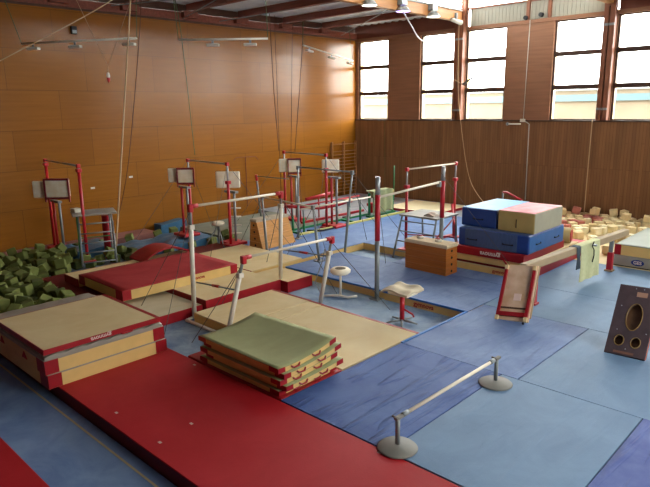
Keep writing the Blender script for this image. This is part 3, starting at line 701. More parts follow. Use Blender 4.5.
# left platform: ladder side faces the camera (+x)
t = platform('grey stepladder platform at the edge of the foam pit, left side of the hall', (3.0, -15.2), .95, 1.2, 1.36, 0, n=5)
for yy in (-15.65, -14.75):
    part('leg', tube(new(), [(3.42, yy, 1.12), (4.02, yy-.04, .0)], .028, 8), STEEL, t)
    part('leg', tube(new(), [(2.75, yy, 1.31), (2.7, yy, FZ)], .028, 8), GREENP if yy < -15 else STEEL, t)
    part('leg', tube(new(), [(3.32, yy, 1.31), (3.34, yy, .0)], .022, 8), STEEL, t)
for k in range(5):
    z = .08+k*.25; x = 4.02-(.6*z/1.12)
    part('rung', tube(new(), [(x, -15.67, z), (x, -14.77, z)], .018, 8), STEEL, t)
part('brace', tube(new(), [(2.72, -15.65, .55), (2.72, -14.75, .55)], .015, 6), GREENP, t)
t.rotation_euler = (0, 0, -.36)
t = thing('chalk_box', 'small white box standing on the left stepladder platform', 'box', (2.75, -15.6, 1.36)); part('body', box(new(), 2.62, 2.88, -15.7, -15.5, 1.36, 1.45, .01), WHITEP, t); part('lid', box(new(), 2.61, 2.89, -15.71, -15.49, 1.45, 1.47, .004), WHITEP, t)
solo('padded_post', tube(new(), [(2.55, -14.62, FZ), (2.55, -14.62, 1.12)], .13, 18), RED, 'fat red padded post standing behind the left stepladder', 'post', (2.55, -14.62, FZ))
# right platform: rungs on the camera-left end
t = platform('grey stepladder platform behind the wooden vault box', (10.18, -8.62), 1.28, 1.15, 1.2, 0)
for xx in (9.6, 10.76):
    part('leg', tube(new(), [(xx, -9.12, 1.15), (xx+(.06 if xx < 10 else 0), -9.62 if xx < 10 else -9.4, .0)], .028, 8), STEEL, t)
    part('leg', tube(new(), [(xx, -8.1, 1.15), (xx, -8.02, .0)], .028, 8), STEEL, t)
for k in range(4):
    z = .2+k*.27; y = -9.62+.5*z/1.15
    part('rung', tube(new(), [(9.62, y, z), (10.76, y+.06, z)], .018, 8), STEEL, t)
part('brace', tube(new(), [(10.7, -9.3, .45), (10.74, -8.1, 1.1)], .022, 8), REDP, t)
t = solo('folded_cloth', slab(new(), 10.3, 10.62, -9.05, -8.7, 1.2, 1.27, 8, 8, lambda x, y: .025*math.sin(20*x)+.02*math.cos(22*y), lambda x, y: 0), mat('pinkish cloth', (206, 190, 176), .9, .2, 20), 'small pale bundle of cloth on the right stepladder platform', 'cloth', (10.45, -8.9, 1.2))
for x, y, lb in ((10.85, -10.0, 'left'), (11.45, -10.05, 'right')):
    t = thing('hand_grip', 'small red and white hand grip lying on the wooden vault box, %s of the two' % lb, 'hand grip', (x, y, .8)); b = new(); lathe(b, [(0, .8), (.09, .8), (.1, .84), (.05, .87), (0, .87)], (x, y, 0), 14); part('body', b, WHITEP, t); b = new(); lathe(b, [(.05, .87), (.055, .885), (.0, .89)], (x, y, 0), 14); part('strap', b, REDP, t)

# vault boxes
def vault(label, pts_base, pts_top, z0, z1, wood, cover, rows=4):
    c = sum((Vector((p[0], p[1], 0)) for p in pts_base), V(0, 0, 0))/4
    t = thing('vault_box', label, 'vault box', (c.x, c.y, z0))
    zt = z1-.09
    def ring(u): return [V(pts_base[i][0]*(1-u)+pts_top[i][0]*u, pts_base[i][1]*(1-u)+pts_top[i][1]*u, z0+(zt-z0)*u) for i in range(4)]
    for k in range(rows):
        A = ring(k/rows+.004); B = ring((k+1)/rows-.004); b = new()
        a = [b.verts.new(p) for p in A]; q = [b.verts.new(p) for p in B]
        for i in range(4): b.faces.new((a[i], a[(i+1) % 4], q[(i+1) % 4], q[i]))
        b.faces.new(a[::-1]); b.faces.new(q); bmesh.ops.recalc_face_normals(b, faces=b.faces)
        sec = part('box_section', b, wood, t)
        # finger hole in each end
        for (i, j) in ((1, 2), (3, 0), (0, 1)):
            m = (A[i]+A[j]+B[i]+B[j])/4; e = (A[j]-A[i]).normalized(); n = e.cross(V(0, 0, 1)).normalized()
            if (m-V(c.x, c.y, m.z)).dot(n) < 0: n = -n
            if (A[j]-A[i]).length > 1.2: continue
            g = new(); tube(g, [m+n*.0-e*0, m+n*.012], .035, 14); part('finger_hole', g, BLACK, sec)
    b = new(); T = ring(1.0); o = .02
    cc = sum(T, V(0, 0, 0))/4
    lo = [b.verts.new(p+(p-cc).normalized()*o) for p in T]; hi = [b.verts.new(p+(p-cc).normalized()*(o-.02)+V(0, 0, .09)) for p in T]
    mid = [b.verts.new(p+(p-cc).normalized()*(o+.012)+V(0, 0, .05)) for p in T]
    for i in range(4):
        b.faces.new((lo[i], lo[(i+1) % 4], mid[(i+1) % 4], mid[i])); b.faces.new((mid[i], mid[(i+1) % 4], hi[(i+1) % 4], hi[i]))
    b.faces.new(lo[::-1]); b.faces.new(hi); bmesh.ops.recalc_face_normals(b, faces=b.faces)
    part('padded_top', b, cover, t)
    return t
vault('orange-brown wooden vault box with pale felt top, in the middle of the blue mats', [(10.56, -10.26), (11.86, -10.32), (11.86, -9.78), (10.56, -9.74)], [(10.56, -10.26), (11.86, -10.32), (11.86, -9.82), (10.56, -9.78)], 0, .8, WOODB2, mat('pale felt', (226, 204, 166), .85, .08, 20), 4)
vault('trapezoid wooden vault box with grey-beige top, near the orange wall', [(5.45, -11.45), (6.1, -11.45), (6.05, -10.02), (5.4, -10.02)], [(5.62, -11.5), (5.9, -11.5), (5.9, -10.2), (5.62, -10.2)], 0, .93, WOODB, mat('worn grey suede', (178, 164, 142), .85, .12, 12), 4)

# front uneven bars (white uprights)
t = thing('uneven_bars', 'white-posted uneven bars with pale rails and red end caps, nearest the camera', 'uneven bars', (10, -15, FZ))
H1, H2 = V(9.36, -16.12, 2.27), V(9.36, -13.6, 2.27)
L1, L2 = V(10.79, -15.93, 1.38), V(10.87, -13.48, 1.38)
def ubar_post(P, T, z1, r=.05):
    P = Vector(P); J = P.lerp(T, z1)
    part('upright', tube(new(), [P, J], r, 12), WHITEP, t); part('inner_tube', tube(new(), [J, T], r*.6, 10), STEEL, t)
    b = new(); box(b, J.x-.06, J.x+.06, J.y-.06, J.y+.06, J.z-.05, J.z+.05, .015); part('clamp', b, WHITEP, t)
    b = new(); box(b, T.x-.05, T.x+.05, T.y-.05, T.y+.05, T.z-.12, T.z+.045, .018); part('bar_end', b, REDP, t, 'red end cap')
ubar_post((9.16, -16.05, FZ+.05), H1, .82, .05); ubar_post((8.98, -13.35, .06), H2, .86)
ubar_post((10.62, -16.27, FZ+.05), L1, .78); ubar_post((10.52, -13.62-.2*0, FZ+.02) if 0 else (10.5, -13.5, FZ+.0), L2, .78)
for a, c in ((H1, H2), (L1, L2)):
    b = new(); tube(b, [a, c], .028, 12); part('rail', b, RAILW, t)
    d = (c-a).normalized(); b = new(); tube(b, [a, a+d*.18], .045, 10); part('rail_sleeve', b, REDP, t); part('rail_sleeve', tube(new(), [c-d*.18, c], .045, 10), REDP, t)
part('base_rail', tube(new(), [(9.14, -16.02, FZ+.035), (9.2, -16.28, FZ+.035), (10.6, -16.29, FZ+.035)], .035, 8), WHITEP, t)
for (a, c) in (((9.3, -16.03, .62), (10.66, -16.1, .75)), ((9.1, -13.45, .85), (10.72, -13.5, .95))):
    A, B = Vector(a), Vector(c); part('width_strut', tube(new(), [A, B], .018, 8), STEEL, t); part('strut_grip', tube(new(), [A.lerp(B, .45), A.lerp(B, .62)], .03, 8), REDP, t)
for T, q in ((H1, (8.1, -17.2+.5, 0.0)), (H1, (9.9, -17.3, FZ)), (H2, (7.6, -12.6, .1)), (H2, (10.3, -12.7, FZ)), (L1, (9.3, -15.4, 0)), (L2, (12.0, -12.8, FZ)), (L1, (10.3, -16.9, FZ))): cable(t, T-V(0, 0, .1), q, r=.007)
t_ub = t
# chains hanging beside
solo('chain', tube(new(), [(10.05, -13.0, FZ), (9.95, -13.1, .1), (10.05, -12.95, .6), (10.2, -13.0, .95)], .012, 6), CHROME, 'hanging steel chain beside the right front upright', 'chain', (10.05, -13, FZ))
# second uneven bars (grey)
t = thing('uneven_bars', 'slim grey uneven bars standing behind the trapezoid vault box', 'uneven bars', (7.3, -10.6, 0))
U1, U2 = V(6.03, -9.82, 2.4), V(8.4, -9.94, 2.4); D1, D2 = V(5.94, -11.27, 1.6), V(8.47, -11.64, 1.6)
for T, P, m in ((U1, (5.75, -9.6, 0), STEEL), (U2, (8.12, -9.98, 0.0 if 0 else FZ), STEEL), (D1, (6.32, -11.48, 0), STEEL), (D2, (8.35, -11.3, 0), STEEL)):
    P = Vector(P); J = P.lerp(T, .6)
    part('upright', tube(new(), [P, J], .04, 10), m, t); part('inner_tube', tube(new(), [J, T], .028, 10), CHROME, t)
    b = new(); box(b, T.x-.045, T.x+.045, T.y-.045, T.y+.045, T.z-.08, T.z+.04, .012); part('bar_end', b, STEEL, t); foot(t, P, .12, .12)
for a, c in ((U1, U2), (D1, D2)): part('rail', tube(new(), [a, c], .024, 10), RAILW if a is D1 else STEEL, t)
for T, q in ((U2, (9.6, -8.4, 0)), (U2, (7.6, -8.3, 0)), (D2, (9.6, -12.1, 0)), (D2, (7.2, -11.5, 0)), (D1, (4.85, -11.35, 0)), (U1, (4.6, -8.2, 0))): cable(t, T, q)
t = thing('bar_upright', 'red-capped slim upright with a pale rail behind the trapezoid vault box', 'upright', (1.49, -7.58, 0))
part('post', tube(new(), [(1.49, -7.58, 0), (1.35, -7.62, 1.5)], .035, 10), STEEL, t); part('cap', tube(new(), [(1.36, -7.62, 1.42), (1.34, -7.63, 1.66)], .055, 10), REDP, t); part('rail', tube(new(), [(1.34, -7.63, 1.6), (3.1, -7.5, 1.6)], .018, 8), STEEL, t)
# third uneven bars: red/grey posts
t = thing('uneven_bars', 'uneven bars with red-sleeved grey posts around the wooden vault box', 'uneven bars', (11.1, -10.9, FZ))
for P, z, zb in ((V(11.3, -12.4, FZ), 2.68, 2.2), (V(11.14, -9.44, 0), 2.68, 2.25)):
    T = V(P.x, P.y, z)
    part('upright', tube(new(), [P, P.lerp(T, .50)], .055, 14), STEEL, t)
    part('sleeve', tube(new(), [P.lerp(T, .49), P.lerp(T, .86)], .06, 14), REDP, t, 'red pad sleeve')
    part('inner_tube', tube(new(), [P.lerp(T, .86), T], .055, 14), CHROME, t); foot(t, P, .13, .13)
part('rail', tube(new(), [(11.26, -12.3, 2.2), (11.13, -9.55, 2.27)], .028, 10), RAILW, t)
for s, hx in ((-12.36, 11.26), (-9.62, 11.13)): part('bar_hook', box(new(), hx-.05, hx+.05, s-.03, s+.06, 2.15, 2.29, .01), STEEL, t)
cable(t, (11.18, -12.4, 2.2), (9.1, -9.6, FZ)); cable(t, (11.12, -9.5, 2.5), (13.3, -9.46, .2)); part('tensioner', tube(new(), [(13.3, -9.46, .08), (12.98, -9.46, .45)], .022, 8), REDP, t); cable(t, (11.18, -12.3, 2.6), (9.8, -10.1, FZ))
# white rail high set
t = bar_rig('high bar with white rail on tall red posts behind the vault box', (9.33, -8.54, 0), (9.47, -6.07, 0), 2.42, upper=.5, rp=.042, cab=0, railm=RAILW)
part('width_strut', tube(new(), [(9.33, -8.5, .45), (10.75, -7.8, .45)], .02, 8), REDP, t)
part('brace', tube(new(), [(9.46, -6.2, 1.1), (10.35, -7.3, .0)], .045, 8), REDP, t)
part('base_beam', box(new(), 9.28, 9.38, -8.5, -6.0, 0, .07, .01), REDP, t)
# parallel bars, green legs
t = thing('parallel_bars', 'parallel bars with green legs on a pale yellow base, back of the blue mats', 'parallel bars', (5.1, -7, 0))
for x in (4.75, 5.3):
    b = new(); tube(b, [(x, -9.05, .86), (x, -5.3, .86)], .03, 10); part('rail', b, RAILW if x > 5 else REDP, t)
    for y in (-8.9, -7.2, -5.9):
        part('leg', tube(new(), [(x, y, .05), (x, y, .55)], .04, 10), GREENP, t); part('inner_tube', tube(new(), [(x, y, .55), (x, y, .86)], .025, 8), STEEL, t)
part('base_frame', box(new(), 5.36, 5.46, -9.2, -2.9, 0, .07, .01), YELP, t)
part('base_frame', box(new(), 4.6, 4.69, -9.0, -4.6, 0.0, .07, .01), GREENP, t)
for y in (-9.1, -6.3): part('cross_base', box(new(), 4.69, 5.36, y, y+.1, 0.0, .06, .01), GREENP, t)
b = new(); tube(b, [(5.36, -8.8, .1), (5.5, -8.2, .03), (5.5, -7.2, .03), (5.36, -6.6, .1)], .03, 8); part('wheel_bow', b, BLACK, t)
# curved red beams behind
for n, (P, lb) in enumerate((([(3.1, -8.0, .62), (3.7, -7.5, .58), (4.2, -6.9, .52), (4.3, -6.1, .55), (4.25, -5.2, .6)], 'long curved red padded rail behind the green parallel bars'),
        ([(3.5, -7.0, .8), (3.55, -6.2, .86), (3.5, -5.5, .9)], 'short red and white rail above the curved red one'))):
    solo('padded_rail', tube(new(), P, .06, 10), REDP, lb, 'rail', P[0])
t = thing('rail_trestle', 'red steel trestle carrying the curved red rail', 'trestle', (4.0, -6.5, 0))
for x, y, h in ((3.7, -7.5, .54), (4.3, -6.1, .5), (3.5, -6.3, .8)): part('leg', tube(new(), [(x, y, 0), (x, y, h)], .03, 8), REDP, t)
part('base_beam', box(new(), 3.9, 4.0, -7.7, -4.1, 0, .09, .01), REDP, t)
solo('padded_rail', box(new(), 4.36, 4.48, -4.4, -2.9 + 0, .3, .42, .02), REDP, 'straight red padded bar near the far corner, right of the green cover', 'rail', (4.42, -3.6, .3))
for n, y in enumerate((-4.2, -3.3)): solo('rail_support', box(new(), 4.37, 4.47, y, y+.1, 0, .3), REDP, ['red block under the left end of the far red bar', 'red block under the right end of the far red bar'][n], 'support', (4.42, y, 0))
# second green apparatus legs with cover
t = thing('pommel_horse', 'green-legged apparatus hidden under a draped pale green cover near the far corner', 'pommel horse', (5.0, -4.2, 0))
for y in (-5.0, -3.5): part('leg', tube(new(), [(5.0, y, .05), (5.0, y, .95)], .05, 10), GREENP, t)
part('body', box(new(), 4.85, 5.15, -4.95, -3.55, .75, 1.0, .08, 3), TAN, t); part('base_beam', box(new(), 4.9, 5.1, -5.1, -3.4, 0, .07, .01), GREENP, t)
part('upper_post', tube(new(), [(5.0, -3.42, .5), (5.0, -3.42, 1.9)], .025, 8), GREENP, t)
b = slab(new(), 5.2, 5.23, -5.0, -3.75, .18, 1.03, 1, 30, lambda x, y: .03*math.sin(9*y)); 
for v in b.verts: v.co.x += .03*math.sin(14*v.co.y)
box(b, 4.82, 5.2, -5.0, -3.75, 1.005, 1.03, .01)
solo('cloth_cover', b, mat('pale green cover', (156, 162, 118), .8, .12, 6), 'pale green cloth cover draped over the far green-legged apparatus', 'cover', (5.1, -4.4, .2))
# stools / mushrooms
def disc_stool(label, x, y, z0, h, r, th, legm, ring=False, name='mushroom_trainer'):
    t = thing(name, label, 'training mushroom' if name != 'round_stool' else 'stool', (x, y, z0))
    b = new(); lathe(b, [(0, h-th), (r*.8, h-th), (r, h-th*.7), (r*1.02, h-th*.3), (r*.85, h), (0, h)], (x, y, 0), 28); part('seat', b, PADW, t)
    if ring: b = new(); lathe(b, [(0, h+.002), (r*.55, h+.002), (r*.5, h+.008), (0, h+.009)], (x, y, 0), 20); part('worn_patch', b, mat('worn brown leather', (110, 90, 62), .7, .3, 14), t)
    part('column', tube(new(), [(x, y, z0+.05), (x, y, h-th)], .03, 10), legm, t)
    return t
t = disc_stool('white mushroom trainer with worn brown centre standing in the sunken strip', 10.55, -12.85, FZ, .5, .24, .13, WHITEP, True)
b = new(); tube(b, [(10.25, -13.1, FZ+.03), (10.35, -12.95, FZ+.03), (10.55, -12.88, FZ+.05), (10.75, -12.8, FZ+.03), (10.85, -12.6, FZ+.03)], .03, 8); part('bow_foot', b, WHITEP, t)
t = disc_stool('small round white mushroom beside the grey parallel bar near the far corner', 4.4, -5.6, 0, .75, .2, .1, STEEL)
part('base_plate', lathe(new(), [(0, 0), (.22, 0), (.22, .03), (0, .05)], (4.4, -5.6, 0), 18), STEEL, t)
t = disc_stool('white stool with slanted leg beside the grey-green mat and the tarpaulin', 4.5, -11.9, 0, .76, .2, .12, STEEL, name='round_stool')
for q in ((4.95, -12.05, 0), (4.3, -12.3, 0)): part('leg', tube(new(), [(4.5, -11.9, .64), q], .02, 8), STEEL, t)
t = thing('small_barrier', 'small red and white bar peeking up behind the tall mat pile', 'barrier', (10.9, -5.2, 0)); part('post', tube(new(), [(10.6, -5, 0), (10.61, -5, 1.47)], .03, 8), STEEL, t); part('cross_bar', tube(new(), [(10.61, -5, 1.47), (10.75, -5, 1.47), (11.6, -5.7, 1.38)], .035, 8), REDP, t); part('post', tube(new(), [(11.6, -5.7, 0), (11.6, -5.7, 1.38)], .03, 8), STEEL, t)
# cloth-covered stool with star base
t = thing('star_base_stool', 'low stool with red column and star foot in the sunken strip', 'stool', (12.69, -13.3, FZ))
part('column', tube(new(), [(12.69, -13.3, FZ+.06), (12.69, -13.3, .42)], .05, 12), REDP, t)
part('seat', box(new(), 12.45, 12.95, -13.5, -13.1, .42, .48, .02), PADW, t)
for k in range(5):
    a = k*2*PI/5+.3; part('foot', tube(new(), [(12.69, -13.3, FZ+.08), (12.69+.34*math.cos(a), -13.3+.34*math.sin(a), FZ+.03)], [.03, .02], 8), STEEL, t)
part('lever', tube(new(), [(12.72, -13.3, .1), (12.9, -13.22, .0), (12.92, -13.2, -.06)], .02, 8), REDP, t)
def fold(x, y): return .02*math.sin(12*x+5*y)+.014*math.cos(15*y)
b = slab(new(), 12.33, 13.02, -13.6, -13.0, .485, .52, 24, 24, lambda x, y: fold(x, y)*1.0+.03-.12*max(0, abs(x-12.68)-.24)**1*3, None)
solo('folded_cloth', b, mat('chalky cloth', (220, 206, 176), .9, .15, 9), 'crumpled cream cloth lying on the star-footed stool', 'cloth', (12.7, -13.3, .5))

# balance beam
t = thing('balance_beam', 'long suede balance beam on red and grey legs, with cloths draped over it', 'balance beam', (14.65, -8.8, 0))
Bs, Be = V(14.42, -11.45, .99), V(14.82, -6.25, .99)
d = (Be-Bs).normalized(); M = Matrix.Translation(Bs) @ Matrix((V(d.y, -d.x, 0), d, V(0, 0, 1))).transposed().to_4x4(); LB = (Be-Bs).length
part('beam', box(new(), -.085, .085, 0, LB, -.17, 0, .025, 3, M=M), BEAMF, t)
for s in (.5, 4.35):
    c = Bs+d*s
    part('upper_leg', box(new(), c.x-.045, c.x+.045, c.y-.045, c.y+.045, .45, .83), STEEL, t); part('lower_leg', box(new(), c.x-.065, c.x+.065, c.y-.065, c.y+.065, .03, .5, .01), REDP, t)
    part('foot_beam', box(new(), c.x-.1, c.x+.1, c.y-.1, c.y+.1, 0, .045, .01), BEAMF if s > 4 else REDP, t)
# draped cloths
def drape(label, s0, s1, drop, m, off=.0, back=.3, th=.012):
    b = new(); rows = []; n = 16; o = .003+off
    for i in range(n+1):
        q = s0+(s1-s0)*i/n; wo = .018*math.sin(i*.9); wl = .014*math.sin(i*.7+1)
        out = [(-.085-o-th-.004, -.02-back), (-.085-o-th, .0), (-.07, o+th), (.07, o+th), (.085+o+th, .0), (.1+o+th+wl, -.1-drop*.4), (.1+o+th+wo, -.03-drop)]
        inn = [(a-math.copysign(th, a), z) if abs(a) > .075 else (a, o) for a, z in out]
        rows.append([b.verts.new(M @ V(a, q, z)) for a, z in out]+[b.verts.new(M @ V(a, q, z)) for a, z in inn[::-1]])
    m_ = len(rows[0])
    for r, q in zip(rows, rows[1:]):
        for k in range(m_): b.faces.new((r[k], r[(k+1) % m_], q[(k+1) % m_], q[k]))
    for r in (rows[0], rows[-1]):
        for k in range(6): b.faces.new((r[k], r[k+1], r[m_-2-k], r[m_-1-k]))
    bmesh.ops.recalc_face_normals(b, faces=b.faces)
    return solo('draped_cloth', b, m, label, 'cloth', M @ V(0, (s0+s1)/2, 0))
drape('pale green towel hanging over the middle of the balance beam', 2.4, 3.4, .84, mat('pale green towel', (206, 208, 160), .9, .1, 14), .004, .12)
drape('dark grey cloth strip hanging beside the green towel on the beam', 2.2, 2.38, .5, mat('dark grey cloth', (70, 82, 92), .8, .1, 14), 0, .2)
t = thing('hook_strap', 'black looped strap hung on the green towel over the beam', 'strap', M @ V(.13, 2.95, 0))
b = new(); tube(b, [M @ V(.15, 2.95, .03), M @ V(.16, 2.85, -.06), M @ V(.17, 2.94, -.16), M @ V(.17, 2.96, -.3), M @ V(.17, 2.9, -.46)], .014, 6); part('loop', b, BLACK, t)
b = new(); lathe(b, [(0, -.02), (.05, -.02), (.05, .02), (0, .02)], M @ V(.18, 2.95, -.05), 12); part('ring', b, CHROME, t)

# springboard leaning against the beam end
def leaning(P0, P1, T0, T1):
    P0, P1, T0, T1 = map(Vector, (P0, P1, T0, T1)); X = ((P1-P0)+(T1-T0)).normalized(); c0 = (P0+P1)/2; c1 = (T0+T1)/2
    Y = (c1-c0); L = Y.length; Y.normalize(); X = (X-Y*X.dot(Y)).normalized(); Z = X.cross(Y)
    return Matrix.Translation(c0) @ Matrix((X, Y, Z)).transposed().to_4x4(), (P1-P0).length, L
M2, w, L = leaning((14.3, -12.3, .03), (14.9, -12.34, .03), (14.1, -11.62, 1.02), (14.74, -11.56, 1.02))
t = thing('springboard', 'plywood springboard with red side rails leaning on the near end of the beam', 'springboard', (14.6, -12.2, 0))
part('board', box(new(), -.25, .36, .02, L, -.09, -.05, .008, M=M2), PLYR, t)
part('upper_cover', box(new(), -.27, .38, .12, L+.02, -.13, -.091, .01, M=M2), BEAMF, t)
for s in (-.28, .3): part('side_rail', box(new(), s-.025, s+.035, .05, L-.1, -.05, .0, .006, M=M2), RED, t, 'red side rail')
part('cross_rail', box(new(), -.26, .28, .1, .19, -.05, .005, .006, M=M2), RED, t)
for s in (-.28, .3):
    for y in (-.0, L-.13): part('corner_block', box(new(), s-.03, s+.04, y, y+.1, -.055, .012, .008, M=M2), mat('pale corner block', (222, 196, 148), .6, .1, 8), t)
for s in (-.27, .27): part('rubber_foot', box(new(), s-.02, s+.02, -.04, .0, -.05, -.01, .004, M=M2), BLACK, t)
part('label_sticker', box(new(), -.02, .13, .45, .6, -.05, -.044, M=M2), mat('pinkish label', (236, 208, 196), .7, .05, 9), t)
part('batten', box(new(), -.25, .3, .27, .3, -.05, -.03, M=M2), DARKW, t)
# dark board at the right edge
M3, w, L = leaning((16.51, -12.6, .02), (17.17, -12.62, .02), (16.44, -11.84, 1.05), (17.1, -11.78, 1.05))
t = thing('springboard', 'dark brown board with an oval and two round holes, leaning at the right edge', 'springboard', (16.8, -12.3, 0))
b = new()
def plate_with_holes(b, W2, L, holes, z0, z1):
    from mathutils.geometry import delaunay_2d_cdt
    vs = [Vector((-W2, 0)), Vector((W2, 0)), Vector((W2, L)), Vector((-W2, L))]; es = [(0, 1), (1, 2), (2, 3), (3, 0)]
    for (cx, cy, rx, ry) in holes:
        o = len(vs); n = 28
        vs += [Vector((cx+rx*math.cos(2*PI*k/n), cy+ry*math.sin(2*PI*k/n))) for k in range(n)]; es += [(o+k, o+(k+1) % n) for k in range(n)]
    V2, E2, F2, *_ = delaunay_2d_cdt(vs, es, [], 1, 1e-5)
    def inside(c): return any(((c.x-cx)/rx)**2+((c.y-cy)/ry)**2 < .98 for cx, cy, rx, ry in holes)
    nv = [b.verts.new((v.x, v.y, z1)) for v in V2]; fs = []
    for f in F2:
        c = sum((V2[i] for i in f), Vector((0, 0)))/len(f)
        if not inside(c): fs.append(b.faces.new([nv[i] for i in f]))
    r = bmesh.ops.extrude_face_region(b, geom=fs)
    bmesh.ops.translate(b, vec=(0, 0, z0-z1), verts=[v for v in r['geom'] if isinstance(v, bmesh.types.BMVert)])
    for v in [v for v in b.verts if not v.link_faces]: b.verts.remove(v)
    bmesh.ops.recalc_face_normals(b, faces=b.faces)
HO = [(-.0+.02, .72, .125, .25), (-.13, .26, .075, .095), (.13, .26, .075, .095)]
plate_with_holes(b, .32, L, HO, -.05, 0); bmesh.ops.transform(b, matrix=M3, verts=b.verts); part('top_board', b, DBOARD, t)
part('back_board', box(new(), -.32, .32, 0, L, -.14, -.09, .01, M=M3), mat('brown inner board', (112, 80, 54), .6, .3, 5), t)
for s in (-.3, .3): part('side_rail', box(new(), s-.02, s+.02, 0, L, -.089, -.051, M=M3), mat('orange vinyl edge', (206, 84, 40), .5, .1, 5), t)
for (cx, cy, rx, ry) in HO:
    b = new(); n = 28; tube(b, [M3 @ V(cx+rx*math.cos(2*PI*k/n), cy+ry*math.sin(2*PI*k/n), .002) for k in range(n+1)], .008, 6); part('hole_rim', b, mat('brass rim', (150, 120, 70), .5, .1, 8), t)
part('label_sticker', box(new(), -.02, .15, L-.2, L-.11, .0, .004, M=M3), mat('tan label', (176, 136, 112), .7, .1, 9), t)
part('wear_strip', box(new(), -.18, .14, .03, .07, .0, .006, M=M3), mat('worn brown strip', (128, 90, 74), .7, .1, 9), t)
b = new()
for x, y in ((-.2, .45), (.26, .45), (-.22, .9), (.25, .95), (-.05, L-.05), (.08, L-.05), (0, .12)): tube(b, [M3 @ V(x, y, 0), M3 @ V(x, y, .006)], .01, 8)
part('screw', b, CHROME, t)
# low barrier on round bases
t = thing('low_barrier', 'pale bar on two short posts with round grey bases, lying across the front mats', 'barrier', (15.7, -16.2, 0))
for y in (-17.47, -15.0):
    b = new(); lathe(b, [(0, 0), (.25, 0), (.26, .012), (.24, .03), (.08, .055), (.03, .065), (0, .065)], (15.68 if y < -16 else 15.72, y, 0), 36); part('round_base', b, BASEG, t)
    x = 15.68 if y < -16 else 15.72
    part('post', tube(new(), [(x, y, .06), (x, y, .42)], .03, 12), STEEL, t)
    b = new(); box(b, x-.03, x+.03, y-.05, y+.09, .40, .44, .01); tube(b, [(x-.07, y-.02, .43), (x+.03, y-.02, .43)], .015, 8); part('bar_cup', b, BASEG, t)
part('cross_bar', tube(new(), [(15.68, -17.38, .42), (15.72, -15.09, .42)], .025, 12), RAILW, t)
for a in (-17.38, -15.21): part('bar_sleeve', tube(new(), [(15.68 if a < -16 else 15.718, a, .42), (15.682 if a < -16 else 15.72, a+.12, .42)], .034, 12), STEEL, t)
# wall bars
t = thing('wall_bars', 'wooden wall bars with two bays in the far corner on the orange wall', 'wall bars', (.1, -1, 0))
for y in (-1.82, -.98, -.1): part('side_post', box(new(), .02, .14, y-.03, y+.03, 0, 2.62, .006), GLU, t)
b = []
for k in range(14):
    z = .18+k*.165 if k < 13 else 2.5
    part('bar', tube(new(), [(.12, -1.8, z), (.12, -.1, z)], .018, 8), GLU, t)

# ================================================================ HANGING THINGS
def lamprail(label, A, B, lamps, hang):
    A, B = Vector(A), Vector(B); t = thing('lamp_rail', label, 'lamp rail', (A+B)/2)
    part('rail', tube(new(), [A, B], .03, 10), WHITEP, t)
    d = (B-A).normalized()
    for s in lamps:
        c = A.lerp(B, s); n = V(d.y, -d.x, 0).normalized()
        M = Matrix.Translation(c+V(0, 0, -.12)) @ Matrix((d, n, V(0, 0, 1))).transposed().to_4x4()
        h = part('lamp_housing', box(new(), -.19, .19, -.08, .08, -.06, .0, .02, M=M), LGREY, t)
        part('hanger', box(new(), -.03, .03, -.01, .01, .0, .12, M=M), STEEL, h); part('lamp_glass', box(new(), -.18, .18, -.08, .08, -.07, -.058, M=M), WHITEP, h)
    for s, top in hang: part('suspension_wire', tube(new(), [A.lerp(B, s), top], .01, 5), ROPEG, t)
    return t
lamprail('hanging white pipe with three small lamps, leftmost of the lamp rails', (.6, -15.75, 6.17), (3.7, -13.77, 6.2), (.1, .47, .93), ((0, (.5, -16.2, 7.97)), (1, (3.6, -13.6, 7.97))))
lamprail('hanging white pipe with two lamps in the middle of the orange wall', (4.0, -12.6, 6.21), (5.9, -10.8, 6.21), (.38, .8), ((0, (3.8, -12.6, 7.97)), (1, (5.6, -10.6, 7.97))))
lamprail('short hanging pipe with three lamps near the window corner', (1.0, -4.54, 6.8), (.8, -1.1, 6.34), (.12, .55, .93), ((0, (1.0, -4.5, 7.97)), (1, (.6, -1.2, 7.97))))
